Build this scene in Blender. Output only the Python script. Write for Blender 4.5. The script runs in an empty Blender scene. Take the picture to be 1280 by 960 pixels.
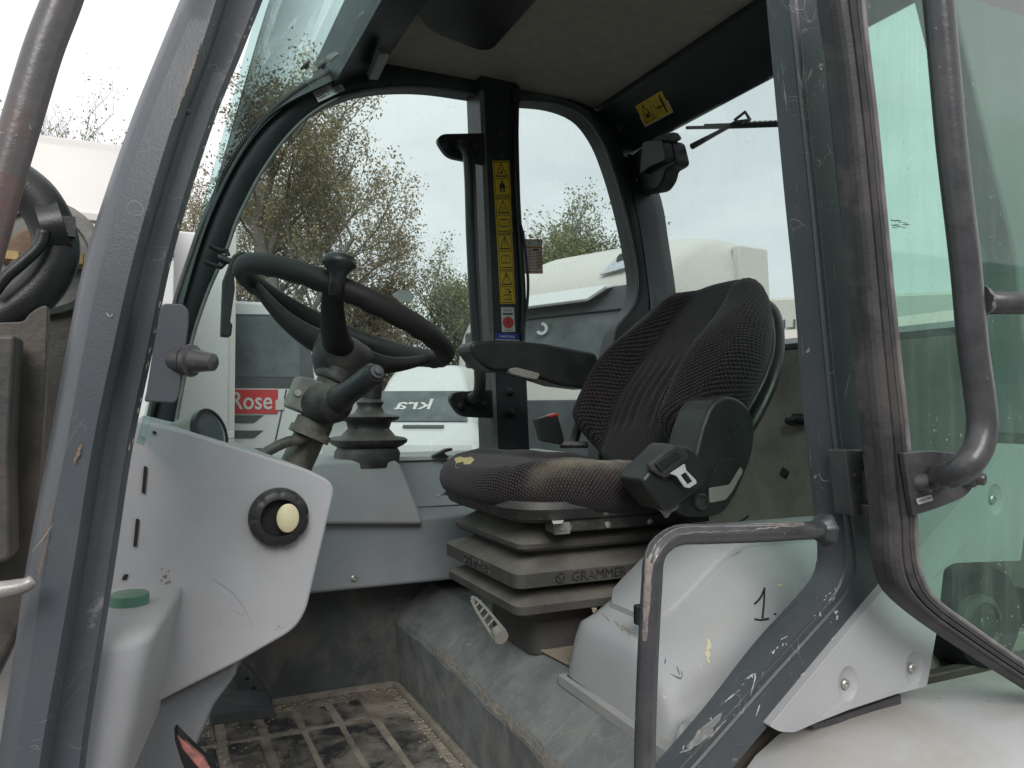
import bpy, bmesh, math, random
import numpy as np
from mathutils import Vector, Matrix
random.seed(7); rnd = random.Random(11)
S = bpy.context.scene
COL = S.collection
V3 = Vector

# ---------------------------------------------------------------- camera
FPX = 965.0
YAW = math.radians(25.0)
PITCH = math.atan(30/965)
cam = bpy.data.cameras.new('camera'); camo = bpy.data.objects.new('camera', cam); COL.objects.link(camo)
camo.location = (0, 0, 1.8)
camo.rotation_euler = (math.pi/2+PITCH, 0, -YAW)
cam.sensor_width = 36; cam.lens = FPX/1280*36
cam.clip_start = 0.05; cam.clip_end = 2000
S.camera = camo
CAM = V3((0, 0, 1.8))
FW = V3((math.sin(YAW)*math.cos(PITCH), math.cos(YAW)*math.cos(PITCH), math.sin(PITCH)))
RT = V3((math.cos(YAW), -math.sin(YAW), 0)); UP = RT.cross(FW)

# ---------------------------------------------------------------- world, sun, exposure
S.view_settings.view_transform = 'Standard'; S.view_settings.look = 'None'
S.view_settings.exposure = 0.48; S.view_settings.gamma = 1.0
SUN_EL = math.radians(36); SUN_AZ = math.radians(200)
W = bpy.data.worlds.new('World'); S.world = W; W.use_nodes = True
nt = W.node_tree; nt.nodes.clear()
out = nt.nodes.new('ShaderNodeOutputWorld'); bg = nt.nodes.new('ShaderNodeBackground')
sky = nt.nodes.new('ShaderNodeTexSky'); sky.sky_type = 'NISHITA'; sky.sun_disc = False
sky.sun_elevation = SUN_EL; sky.sun_rotation = SUN_AZ
tc = nt.nodes.new('ShaderNodeTexCoord'); mp = nt.nodes.new('ShaderNodeMapping'); mp.inputs['Scale'].default_value = (1.0, 1.0, 2.4)
nz = nt.nodes.new('ShaderNodeTexNoise'); nz.inputs['Scale'].default_value = 2.2; nz.inputs['Detail'].default_value = 7; nz.inputs['Roughness'].default_value = .55
rp = nt.nodes.new('ShaderNodeValToRGB')
rp.color_ramp.elements[0].position = .32; rp.color_ramp.elements[0].color = (7.9, 8.05, 8.4, 1)
rp.color_ramp.elements[1].position = .68; rp.color_ramp.elements[1].color = (10.9, 10.9, 11.0, 1)
mx = nt.nodes.new('ShaderNodeMix'); mx.data_type = 'RGBA'; mx.inputs['Factor'].default_value = .96
L = nt.links.new
L(tc.outputs['Generated'], mp.inputs['Vector']); L(mp.outputs[0], nz.inputs['Vector']); L(nz.outputs['Fac'], rp.inputs[0])
L(sky.outputs[0], mx.inputs['A']); L(rp.outputs[0], mx.inputs['B']); L(mx.outputs['Result'], bg.inputs['Color'])
bg.inputs['Strength'].default_value = .084
L(bg.outputs[0], out.inputs[0])
sun = bpy.data.lights.new('sun', 'SUN'); sun.energy = 1.5; sun.angle = math.radians(28); sun.color = (1, .98, .96)
suno = bpy.data.objects.new('sun', sun); COL.objects.link(suno)
sd = V3((math.cos(SUN_EL)*math.sin(SUN_AZ), math.cos(SUN_EL)*math.cos(SUN_AZ), math.sin(SUN_EL)))
suno.rotation_euler = (-sd).to_track_quat('-Z', 'Y').to_euler()
C = S.cycles
C.use_denoising = True
try: C.denoiser = 'OPENIMAGEDENOISE'
except Exception: pass
C.max_bounces = 8; C.diffuse_bounces = 4; C.glossy_bounces = 3; C.transmission_bounces = 6; C.transparent_max_bounces = 24
C.caustics_reflective = False; C.caustics_refractive = False
C.sample_clamp_indirect = 6

# ---------------------------------------------------------------- pixel rays to real planes of the machine
def ray(x, y): return FW + RT*((x-640)/FPX) + UP*((480-y)/FPX)
def PY(x, y, Y): r = ray(x, y); return CAM + r*(Y/r.y)
def PX(x, y, X): r = ray(x, y); return CAM + r*(X/r.x)
def PZ(x, y, Z): r = ray(x, y); return CAM + r*((Z-1.8)/r.z)
def PD(x, y, d): return CAM + ray(x, y)*d
def PP(x, y, o, n): r = ray(x, y); return CAM + r*((V3(o)-CAM).dot(n)/r.dot(n))

# ---------------------------------------------------------------- 2D/3D curve helpers
def rpoly(pts, r=0, seg=5):
    """corner rounding; point = (x, y[, r])"""
    n = len(pts); res = []
    for i, p in enumerate(pts):
        rr = p[2] if len(p) > 2 else r
        a = V3((pts[i-1][0], pts[i-1][1])); b = V3((p[0], p[1])); c = V3((pts[(i+1) % n][0], pts[(i+1) % n][1]))
        if rr <= 0: res.append((b.x, b.y)); continue
        la, lc = (a-b).length, (c-b).length
        rr1 = min(rr, la*.48); rr2 = min(rr, lc*.48)
        s = b+(a-b)/la*rr1; e = b+(c-b)/lc*rr2
        for k in range(seg+1):
            t = k/seg
            q = s*(1-t)**2 + b*(2*t*(1-t)) + e*t*t
            res.append((q.x, q.y))
    return res
def rs(pts, n, smooth=True):
    """resample an open polyline (any dimension) to n points"""
    P = [np.array(p, float) for p in pts]
    if smooth and len(P) > 2:
        Q = []
        ext = [2*P[0]-P[1]]+P+[2*P[-1]-P[-2]]
        for i in range(1, len(ext)-2):
            p0, p1, p2, p3 = ext[i-1:i+3]
            d1 = max(np.linalg.norm(p2-p1), 1e-9)
            m1 = (p2-p0)/max(np.linalg.norm(p1-p0)+d1, 1e-9)*d1; m2 = (p3-p1)/max(np.linalg.norm(p3-p2)+d1, 1e-9)*d1
            for k in range(10):
                t = k/10
                Q.append(p1*(2*t**3-3*t*t+1)+m1*(t**3-2*t*t+t)+p2*(-2*t**3+3*t*t)+m2*(t**3-t*t))
        Q.append(P[-1]); P = Q
    d = [0]
    for i in range(1, len(P)): d.append(d[-1]+np.linalg.norm(P[i]-P[i-1]))
    res = []; j = 0
    for k in range(n):
        t = d[-1]*k/(n-1)
        while j < len(d)-2 and d[j+1] < t: j += 1
        w = (t-d[j])/max(d[j+1]-d[j], 1e-9)
        res.append(P[j]*(1-w)+P[j+1]*w)
    return res

# ---------------------------------------------------------------- mesh builder
class MB:
    def __init__(s): s.v = []; s.f = []; s.m = []; s.uv = None
    def add(s, vs, fs, m=0):
        o = len(s.v); s.v += [V3(v) for v in vs]; s.f += [[o+i for i in f] for f in fs]; s.m += [m]*len(fs); return s
    def box(s, c, sz, R=None, m=0):
        R = R or Matrix.Identity(3); c = V3(c)
        vs = [c + R @ V3((sx*sz[0]/2, sy*sz[1]/2, sz_*sz[2]/2)) for sx in (-1, 1) for sy in (-1, 1) for sz_ in (-1, 1)]
        return s.add(vs, [(0, 1, 3, 2), (4, 6, 7, 5), (0, 4, 5, 1), (2, 3, 7, 6), (0, 2, 6, 4), (1, 5, 7, 3)], m)
    def hexa(s, a, b, m=0):
        """a, b: lists of 4 points"""
        return s.add(list(a)+list(b), [(3, 2, 1, 0), (4, 5, 6, 7), (0, 1, 5, 4), (1, 2, 6, 5), (2, 3, 7, 6), (3, 0, 4, 7)], m)
    def prism(s, pts, vec, m=0):
        n = len(pts); vec = V3(vec); P = [V3(p) for p in pts]
        nm = V3((0, 0, 0))
        for i in range(n): nm += (P[i]-P[0]).cross(P[(i+1) % n]-P[0])
        if nm.dot(vec) > 0: P.reverse()
        return s.add(P+[p+vec for p in P], [list(range(n)), list(range(2*n-1, n-1, -1))]+[(i, i+n, (i+1) % n+n, (i+1) % n) for i in range(n)], m)
    def tube(s, pts, r, n=12, caps=True, m=0, smooth=None, samples=None, flat=1.0):
        P = [V3(p) for p in pts]
        if samples: 
            P = [V3(p) for p in rs(P, samples)]
        k = len(P); R = r if isinstance(r, (list, tuple)) else [r]*k
        if len(R) != k: R = [float(x) for x in np.interp(np.linspace(0, 1, k), np.linspace(0, 1, len(R)), R)]
        t0 = (P[1]-P[0]).normalized(); a = V3((0, 0, 1)) if abs(t0.z) < .9 else V3((1, 0, 0))
        u = t0.cross(a).normalized(); vs = []; fs = []
        for i in range(k):
            t = (P[min(i+1, k-1)]-P[max(i-1, 0)]).normalized()
            u = (u-t*u.dot(t)).normalized(); w = t.cross(u)
            for j in range(n):
                an = 2*math.pi*j/n; vs.append(P[i]+(u*math.cos(an)+w*math.sin(an)*flat)*R[i])
        for i in range(k-1):
            for j in range(n):
                fs.append((i*n+j, i*n+(j+1) % n, (i+1)*n+(j+1) % n, (i+1)*n+j))
        if caps: fs += [list(range(n-1, -1, -1)), [(k-1)*n+j for j in range(n)]]
        return s.add(vs, fs, m)
    def lathe(s, o, ax, prof, n=24, m=0, cap=True, sx=1.0, u=None):
        """prof: list of (radius, height along axis)"""
        o = V3(o); ax = V3(ax).normalized(); a = u or (V3((0, 0, 1)) if abs(ax.z) < .9 else V3((1, 0, 0)))
        u = (V3(a)-ax*ax.dot(V3(a))).normalized(); w = ax.cross(u); vs = []; fs = []; k = len(prof)
        for (r, h) in prof:
            for j in range(n):
                an = 2*math.pi*j/n; vs.append(o+ax*h+(u*math.cos(an)+w*math.sin(an)*sx)*r)
        for i in range(k-1):
            for j in range(n): fs.append((i*n+j, i*n+(j+1) % n, (i+1)*n+(j+1) % n, (i+1)*n+j))
        if cap: fs += [list(range(n-1, -1, -1)), [(k-1)*n+j for j in range(n)]]
        return s.add(vs, fs, m)
    def loft(s, lines, closed=False, caps=False, m=0):
        k = len(lines); n = len(lines[0]); vs = [V3(p) for l in lines for p in l]; fs = []
        for i in range(k if closed else k-1):
            a = i*n; b = ((i+1) % k)*n
            for j in range(n-1): fs.append((a+j, a+j+1, b+j+1, b+j))
        if caps and closed: fs += [[i*n for i in range(k)], [i*n+n-1 for i in range(k-1, -1, -1)]]
        return s.add(vs, fs, m)
    def rings(s, rings, m=0, caps=True):
        n = len(rings[0]); k = len(rings); vs = [V3(p) for r in rings for p in r]; fs = []
        for i in range(k-1):
            for j in range(n): fs.append((i*n+j, i*n+(j+1) % n, (i+1)*n+(j+1) % n, (i+1)*n+j))
        if caps: fs += [list(range(n-1, -1, -1)), [(k-1)*n+j for j in range(n)]]
        return s.add(vs, fs, m)

WL = {}
def mk(name, mb, mats, parent=None, bevel=0, seg=2, ang=35, label=None, cat=None, group=None, kind=None, fix=True):
    """one object; origin at its own centre"""
    if not isinstance(mats, (list, tuple)): mats = [mats]
    vs = mb.v; c = V3((0, 0, 0))
    lo = V3([min(v[i] for v in vs) for i in range(3)]); hi = V3([max(v[i] for v in vs) for i in range(3)])
    c = (lo+hi)/2; c.z = lo.z
    me = bpy.data.meshes.new(name); me.from_pydata([v-c for v in vs], [], mb.f)
    for mt in mats: me.materials.append(mt)
    me.polygons.foreach_set('material_index', mb.m)
    if mb.uv:
        ul = me.uv_layers.new(name='UVMap')
        for lp in me.loops: ul.data[lp.index].uv = mb.uv[lp.vertex_index]
    if fix:
        b = bmesh.new(); b.from_mesh(me); bmesh.ops.recalc_face_normals(b, faces=b.faces); b.to_mesh(me); b.free()
    me.polygons.foreach_set('use_smooth', [ang > 0]*len(me.polygons))
    if ang > 0 and ang < 180: me.set_sharp_from_angle(angle=math.radians(ang))
    o = bpy.data.objects.new(name, me); COL.objects.link(o)
    if bevel > 0:
        bv = o.modifiers.new('bevel', 'BEVEL'); bv.width = bevel; bv.segments = seg; bv.limit_method = 'ANGLE'; bv.angle_limit = math.radians(30); bv.harden_normals = True
    WL[o.name] = c
    if parent: o.parent = parent; o.location = c-WL[parent.name]
    else: o.location = c
    if label: o['label'] = label
    if cat: o['category'] = cat
    if group: o['group'] = group
    if kind: o['kind'] = kind
    return o
def thing(name, loc, label, cat, group=None):
    o = bpy.data.objects.new(name, None); COL.objects.link(o); o.location = loc; WL[o.name] = V3(loc)
    o.empty_display_size = .2; o['label'] = label; o['category'] = cat
    if group: o['group'] = group
    return o
def slab(name, px, Y0, Y1, mat, parent, r=0, bevel=.003, f=PY, **k):
    """outline traced on plane Y=Y0, extruded to real thickness along Y"""
    P = [f(x, y, Y0) for x, y in rpoly(px, r)]
    return mk(name, MB().prism(P, (0, Y1-Y0, 0)), mat, parent, bevel=bevel, **k)

# ---------------------------------------------------------------- flat print on a face
class Flat:
    def __init__(s, o, ex, ey, n, lift=.0004):
        s.o = V3(o); s.ex = V3(ex); s.ey = V3(ey); s.n = V3(n).normalized(); s.mb = MB(); s.lift = lift; s.lv = 0
    def P(s, x, y, l): return s.o+s.ex*x+s.ey*y+s.n*(l*s.lift)
    def poly(s, pts, m, l=None):
        if l is None: s.lv += .05; l = 1+s.lv
        s.mb.add([s.P(x, y, l) for x, y in pts], [list(range(len(pts)))], m)
    def rect(s, x0, y0, x1, y1, m, l=None): s.poly([(x0, y0), (x1, y0), (x1, y1), (x0, y1)], m, l)
    def line(s, pts, w, m, closed=False, l=None):
        q = list(pts)+([pts[0]] if closed else [])
        for a, b in zip(q[:-1], q[1:]):
            dx, dy = b[0]-a[0], b[1]-a[1]; L_ = math.hypot(dx, dy) or 1; nx, ny = -dy/L_*w/2, dx/L_*w/2; ex, ey = dx/L_*w/2, dy/L_*w/2
            s.poly([(a[0]+nx-ex, a[1]+ny-ey), (b[0]+nx+ex, b[1]+ny+ey), (b[0]-nx+ex, b[1]-ny+ey), (a[0]-nx-ex, a[1]-ny-ey)], m, l)
    def circ(s, x, y, r, m, n=20, l=None, ry=None):
        ry = ry or r
        s.poly([(x+r*math.cos(2*math.pi*i/n), y+ry*math.sin(2*math.pi*i/n)) for i in range(n)], m, l)
    def text(s, t, x, y, size, m, mirror=False, bold=False, width=None):
        vs, fs = text_mesh(t, size, bold)
        if width:
            w = max(v[0] for v in vs)-min(v[0] for v in vs); k = width/w; vs = [(v[0]*k, v[1]) for v in vs]
        sg = -1 if mirror else 1
        s.lv += .05; l = 1+s.lv
        s.mb.add([s.P(x+sg*v[0], y+v[1], l) for v in vs], fs, m)
def text_mesh(t, size=1, bold=False, ext=0):
    cu = bpy.data.curves.new('txt', 'FONT'); cu.body = t; cu.size = size; cu.align_x = 'CENTER'; cu.align_y = 'CENTER'; cu.resolution_u = 3
    if bold: cu.offset = size*.010
    cu.extrude = ext
    o = bpy.data.objects.new('txt', cu); COL.objects.link(o)
    dg = bpy.context.evaluated_depsgraph_get(); me = o.evaluated_get(dg).to_mesh()
    vs = [tuple(v.co) for v in me.vertices]; fs = [list(p.vertices) for p in me.polygons]
    bpy.data.objects.remove(o); bpy.data.curves.remove(cu)
    return vs, fs

# ---------------------------------------------------------------- materials
def nodes(name):
    m = bpy.data.materials.new(name); m.use_nodes = True; t = m.node_tree; b = t.nodes['Principled BSDF']; return m, t, b
def N(t, typ, **k):
    n = t.nodes.new(typ)
    for a, b in k.items():
        if a.startswith('i_'): n.inputs[a[2:].replace('_', ' ')].default_value = b
        else: setattr(n, a, b)
    return n
def noise(t, co, scale, detail=5, rough=.6, dist=0):
    n = N(t, 'ShaderNodeTexNoise'); n.inputs['Scale'].default_value = scale; n.inputs['Detail'].default_value = detail
    n.inputs['Roughness'].default_value = rough; n.inputs['Distortion'].default_value = dist; t.links.new(co, n.inputs['Vector']); return n.outputs['Fac']
def ramp(t, v, a, b, ca=0.0, cb=1.0):
    n = N(t, 'ShaderNodeMapRange'); n.inputs['From Min'].default_value = a; n.inputs['From Max'].default_value = b
    n.inputs['To Min'].default_value = ca; n.inputs['To Max'].default_value = cb; t.links.new(v, n.inputs['Value']); return n.outputs['Result']
def mixc(t, f, a, b):
    n = N(t, 'ShaderNodeMix', data_type='RGBA')
    for v, s in ((f, 'Factor'), (a, 'A'), (b, 'B')):
        if isinstance(v, bpy.types.NodeSocket): t.links.new(v, n.inputs[s])
        elif s == 'Factor': n.inputs[s].default_value = v
        else: n.inputs[s].default_value = (*v[:3], 1)
    return n.outputs['Result']
def math_(t, op, a, b=None, clamp=False):
    n = N(t, 'ShaderNodeMath', operation=op, use_clamp=clamp)
    for i, v in enumerate((a, b)):
        if v is None: continue
        if isinstance(v, bpy.types.NodeSocket): t.links.new(v, n.inputs[i])
        else: n.inputs[i].default_value = v
    return n.outputs[0]
def coord(t, sc=None, rot=None, kind='Object'):
    c = N(t, 'ShaderNodeTexCoord').outputs[kind]
    if sc or rot:
        m = N(t, 'ShaderNodeMapping'); 
        if sc: m.inputs['Scale'].default_value = sc
        if rot: m.inputs['Rotation'].default_value = rot
        t.links.new(c, m.inputs['Vector']); c = m.outputs[0]
    return c
def wcoord(t, sc=None, rot=None):
    c = N(t, 'ShaderNodeNewGeometry').outputs['Position']
    if sc or rot:
        m = N(t, 'ShaderNodeMapping')
        if sc: m.inputs['Scale'].default_value = sc
        if rot: m.inputs['Rotation'].default_value = rot
        t.links.new(c, m.inputs['Vector']); c = m.outputs[0]
    return c
def mat(name, col, rough=.5, metal=0, var=.12, vscale=14, bump=0, bscale=300, dirt=None, chips=None, scratch=None, dust=None, spec=.5, coat=0):
    """dirt=(colour, amount 0-1, scale); chips=(colour, amount, scale); scratch=(colour, amount, rot); dust=(colour, amount) on upward faces"""
    m, t, b = nodes(name); co = wcoord(t)
    n1 = noise(t, co, vscale, 6)
    c = mixc(t, ramp(t, n1, .3, .7), [x*(1-var) for x in col], [min(1, x*(1+var)) for x in col])
    ro = ramp(t, n1, .3, .7, max(0, rough-.07), min(1, rough+.07)); 
    if dirt:
        n2 = noise(t, co, dirt[2], 8, .68, .4); f = ramp(t, n2, .62-dirt[1]*.4, .72-dirt[1]*.25, 0, min(1, dirt[1]*1.3)); c = mixc(t, f, c, dirt[0])
    if dust:
        g = N(t, 'ShaderNodeNewGeometry'); sx = N(t, 'ShaderNodeSeparateXYZ'); t.links.new(g.outputs['Normal'], sx.inputs[0])
        f = math_(t, 'MULTIPLY', ramp(t, sx.outputs['Z'], .2, .95), ramp(t, noise(t, co, 22, 8, .7), .3, .65, .35*dust[1], dust[1])); c = mixc(t, f, c, dust[0])
        ro = math_(t, 'ADD', ro, math_(t, 'MULTIPLY', f, .3), True)
    if scratch:
        cs = wcoord(t, (6, 90, 6), scratch[2]); n3 = noise(t, cs, 1.6, 8, .8, .6); f = math_(t, 'MULTIPLY', ramp(t, n3, .60, .68), math_(t, 'MULTIPLY', ramp(t, noise(t, co, 5, 3), .42, .62), scratch[1])); c = mixc(t, f, c, scratch[0])
        vo = N(t, 'ShaderNodeTexVoronoi', feature='DISTANCE_TO_EDGE'); vo.inputs['Scale'].default_value = 9
        nn = N(t, 'ShaderNodeTexNoise'); nn.inputs['Scale'].default_value = 7; t.links.new(co, nn.inputs['Vector'])
        vm = N(t, 'ShaderNodeVectorMath', operation='ADD'); t.links.new(co, vm.inputs[0]); t.links.new(nn.outputs['Color'], vm.inputs[1]); t.links.new(vm.outputs[0], vo.inputs['Vector'])
        f = math_(t, 'MULTIPLY', ramp(t, vo.outputs['Distance'], .006, .002), math_(t, 'MULTIPLY', ramp(t, noise(t, co, 11, 3), .56, .6), scratch[1]*.8)); c = mixc(t, f, c, scratch[0])
    if chips:
        n4 = noise(t, co, chips[2], 6, .75); f = ramp(t, n4, .74-chips[1]*.12, .75-chips[1]*.12); 
        f = math_(t, 'MULTIPLY', f, ramp(t, noise(t, co, 6, 2), .45, .55)); c = mixc(t, f, c, chips[0])
    t.links.new(c, b.inputs['Base Color']); t.links.new(ro, b.inputs['Roughness'])
    b.inputs['Metallic'].default_value = metal; b.inputs['Specular IOR Level'].default_value = spec
    if coat: b.inputs['Coat Weight'].default_value = coat
    if bump:
        bp = N(t, 'ShaderNodeBump'); bp.inputs['Strength'].default_value = bump; bp.inputs['Distance'].default_value = .002
        t.links.new(noise(t, co, bscale, 3), bp.inputs['Height']); t.links.new(bp.outputs[0], b.inputs['Normal'])
    return m
DUST = (.36, .33, .27); MUD = (.30, .25, .19)
M = {}
M['paint'] = mat('cab_paint_grey', (.066, .076, .086), .42, 0, .10, 6, .12, 500, dirt=((.10, .10, .10), .22, 5), chips=((.42, .40, .38), .35, 120), scratch=((.32, .32, .33), .5, (0, 0, .4)))
M['paint_worn'] = mat('cab_paint_worn', (.052, .058, .064), .40, 0, .16, 9, .15, 400, dirt=((.10, .10, .10), .3, 7), chips=((.5, .47, .45), .7, 60), scratch=((.42, .42, .42), .9, (0, .7, 0)))
M['tube'] = mat('handrail_paint', (.055, .056, .060), .3, 0, .2, 25, .15, 200, dirt=((.11, .10, .095), .3, 20), chips=((.42, .36, .32), .55, 90))
M['rusty'] = mat('worn_primer_tube', (.105, .10, .10), .35, 0, .2, 20, .2, 150, dirt=((.17, .075, .065), .52, 9), chips=((.36, .36, .32), .8, 30))
M['inblack'] = mat('cab_inner_dark', (.020, .026, .028), .42, 0, .25, 10, .15, 400, dirt=((.05, .05, .048), .2, 8), chips=((.18, .17, .15), .3, 80))
M['black'] = mat('black_plastic', (.016, .017, .018), .4, 0, .3, 20, .15, 400, dust=(DUST, .05))
M['wheelblack'] = mat('wheel_rubber', (.014, .013, .013), .6, 0, .3, 20, .2, 350, dust=(DUST, .06), spec=.3)
M['blackdust'] = mat('black_plastic_dusty', (.022, .022, .022), .5, 0, .3, 20, .2, 350, dirt=((.12, .11, .095), .35, 18), dust=(DUST, .35))
M['rubber'] = mat('rubber_seal', (.030, .029, .030), .5, 0, .25, 30, .2, 300, dirt=((.11, .10, .095), .35, 14))
M['head'] = mat('headliner', (.33, .298, .255), .9, 0, .12, 30, .3, 900)
M['lg'] = mat('light_grey_plastic', (.37, .375, .385), .55, 0, .05, 9, .18, 650, dirt=((.30, .29, .27), .18, 5), chips=((.62, .60, .52), .3, 40), scratch=((.55, .54, .52), .25, (0, .6, 0)), dust=((.42, .40, .35), .25))
M['lgbox'] = mat('light_grey_box_plastic', (.40, .405, .415), .5, 0, .05, 8, .2, 650, dirt=((.36, .34, .29), .25, 6), chips=((.62, .56, .42), .55, 22), dust=((.46, .46, .43), .2))
M['lgdirty'] = mat('light_grey_plastic_dirty', (.36, .365, .37), .6, 0, .08, 9, .2, 500, dirt=((.40, .36, .27), .45, 9), chips=((.60, .55, .42), .6, 25))
M['mg'] = mat('mid_grey_plastic', (.29, .305, .325), .55, 0, .07, 9, .2, 600, dirt=((.22, .21, .19), .2, 8))
M['rearwall'] = mat('rear_wall_lining', (.34, .32, .27), .75, 0, .1, 4, .2, 500, dirt=((.16, .145, .12), .5, 4), scratch=((.24, .23, .2), .3, (0, 0, 0)))
M['mud'] = mat('dusty_dark_steel', (.065, .073, .078), .6, 0, .3, 6, .35, 120, dirt=((.22, .195, .16), .34, 8), scratch=((.24, .23, .2), .7, (.3, .5, 0)))
M['mat'] = mat('scuffed_rubber_mat', (.155, .168, .17), .5, 0, .3, 12, .5, 130, dirt=((.29, .285, .26), .42, 16), scratch=((.46, .47, .45), 1.0, (.4, .3, .9)), dust=((.26, .27, .25), .25))
M['matedge'] = mat('frayed_mat_edge', (.21, .19, .155), .9, 0, .3, 60, .8, 120, dirt=((.12, .10, .07), .4, 30))
M['floor'] = mat('muddy_floor', (.25, .215, .17), .9, 0, .35, 14, .9, 90, dirt=((.40, .36, .30), .45, 14))
M['padm'] = mat('floor_pad_rubber', (.035, .035, .036), .55, 0, .3, 14, .5, 120, dirt=((.34, .31, .25), .47, 13), scratch=((.34, .31, .26), .9, (0, 0, 1.2)))
M['beige'] = mat('dusty_wood_plate', (.34, .29, .22), .8, 0, .2, 12, .4, 100, dirt=((.2, .17, .12), .4, 12))
M['bellow'] = mat('dusty_bellows', (.050, .048, .045), .7, 0, .15, 14, .25, 200, dirt=((.09, .082, .07), .42, 9), dust=((.27, .25, .21), .5))
M['steel'] = mat('bright_steel', (.72, .72, .72), .3, .35, .08, 40)
M['bolt'] = mat('zinc_bolt', (.5, .49, .45), .4, .9, .15, 60)
M['brass'] = mat('brass_fitting', (.42, .31, .15), .45, .8, .2, 60)
M['cream'] = mat('cream_plastic', (.62, .57, .36), .5, 0, .08, 40, .1, 200)
M['greycast'] = mat('grey_casting', (.17, .17, .16), .5, 0, .15, 30, .3, 200, dirt=((.27, .25, .2), .4, 20), dust=(DUST, .3))
M['grease'] = mat('dusty_column', (.05, .047, .043), .55, 0, .25, 25, .3, 200, dirt=((.2, .18, .14), .45, 18))
M['beigepl'] = mat('beige_lever', (.25, .24, .21), .55, 0, .08, 30, .15, 300)
M['white'] = mat('white_vehicle_paint', (.60, .575, .54), .28, 0, .03, 2, 0, 100, dirt=((.6, .58, .52), .18, 1.5))
M['cool_white'] = mat('cool_white_paint', (.63, .64, .63), .25, 0, .03, 2, 0, 100)
M['ivory'] = mat('ivory_truck_paint', (.60, .585, .53), .3, 0, .03, 2, 0, 100, dirt=((.6, .58, .5), .15, 1.2))
M['fender'] = mat('fender_plastic', (.47, .47, .465), .5, 0, .06, 4, .1, 400, dirt=((.36, .32, .26), .45, 3), chips=((.25, .18, .12), .4, 25))
M['darkglass'] = mat('vehicle_glass', (.05, .08, .085), .08, 0, .35, 1.5, 0)
M['midglass'] = mat('van_glass', (.105, .125, .13), .15, 0, .35, 2.5, 0)
M['vdark'] = mat('truck_dark_trim', (.07, .08, .085), .5, 0, .2, 3, 0)
M['tyre'] = mat('tyre', (.02, .02, .02), .8, 0, .3, 10, .5, 60, dirt=((.12, .11, .09), .4, 5))
M['red'] = mat('red_vinyl', (.55, .045, .05), .45, 0, .04)
M['redlamp'] = mat('red_plastic', (.45, .03, .02), .35, 0, .05)
M['orange'] = mat('orange_print', (.55, .17, .05), .5, 0, .03)
M['yellow'] = mat('yellow_sticker', (.72, .48, .02), .45, 0, .05, 30)
M['ink'] = mat('black_print', (.012, .01, .01), .5, 0, 0)
M['paper'] = mat('white_label', (.60, .60, .57), .55, 0, .06, 60)
M['blue'] = mat('blue_print', (.02, .05, .28), .5, 0, .05)
M['green'] = mat('green_cap', (.09, .21, .15), .5, 0, .1, 30, .1, 200, dust=(DUST, .35))
M['lamp'] = mat('lamp_lens', (.6, .63, .66), .08, .6, .15, 20)
M['rustdisc'] = mat('rusty_steel', (.20, .13, .085), .65, .3, .4, 25, .4, 120)
M['armsteel'] = mat('lift_arm_steel', (.055, .055, .052), .5, .1, .3, 8, .3, 120, dirt=((.14, .105, .08), .5, 7), chips=((.35, .32, .26), .5, 40))
M['pink'] = mat('worn_red_edge', (.50, .19, .16), .6, 0, .2, 40, .2, 100, dirt=((.12, .10, .09), .45, 60))
M['foam'] = mat('yellow_foam', (.52, .42, .20), .95, 0, .3, 120, .8, 300)
M['bark'] = mat('bark', (.10, .085, .065), .9, 0, .3, 6, .5, 30)
M['sill'] = mat('outer_sill', (.42, .43, .41), .6, 0, .08, 8, .1, 200, dirt=((.3, .28, .22), .3, 8))
M['pillar_sheen'] = mat('pillar_behind_glass', (.22, .23, .23), .5, 0, .1, 6)  # paler than the dark pillar: sky reflection and dust on the glass painted in
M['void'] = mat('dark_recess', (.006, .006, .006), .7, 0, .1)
M['brick'] = mat('warehouse_wall', (.30, .30, .29), .7, 0, .06, .5, .1, 20, dirt=((.2, .2, .19), .3, .7))

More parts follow.
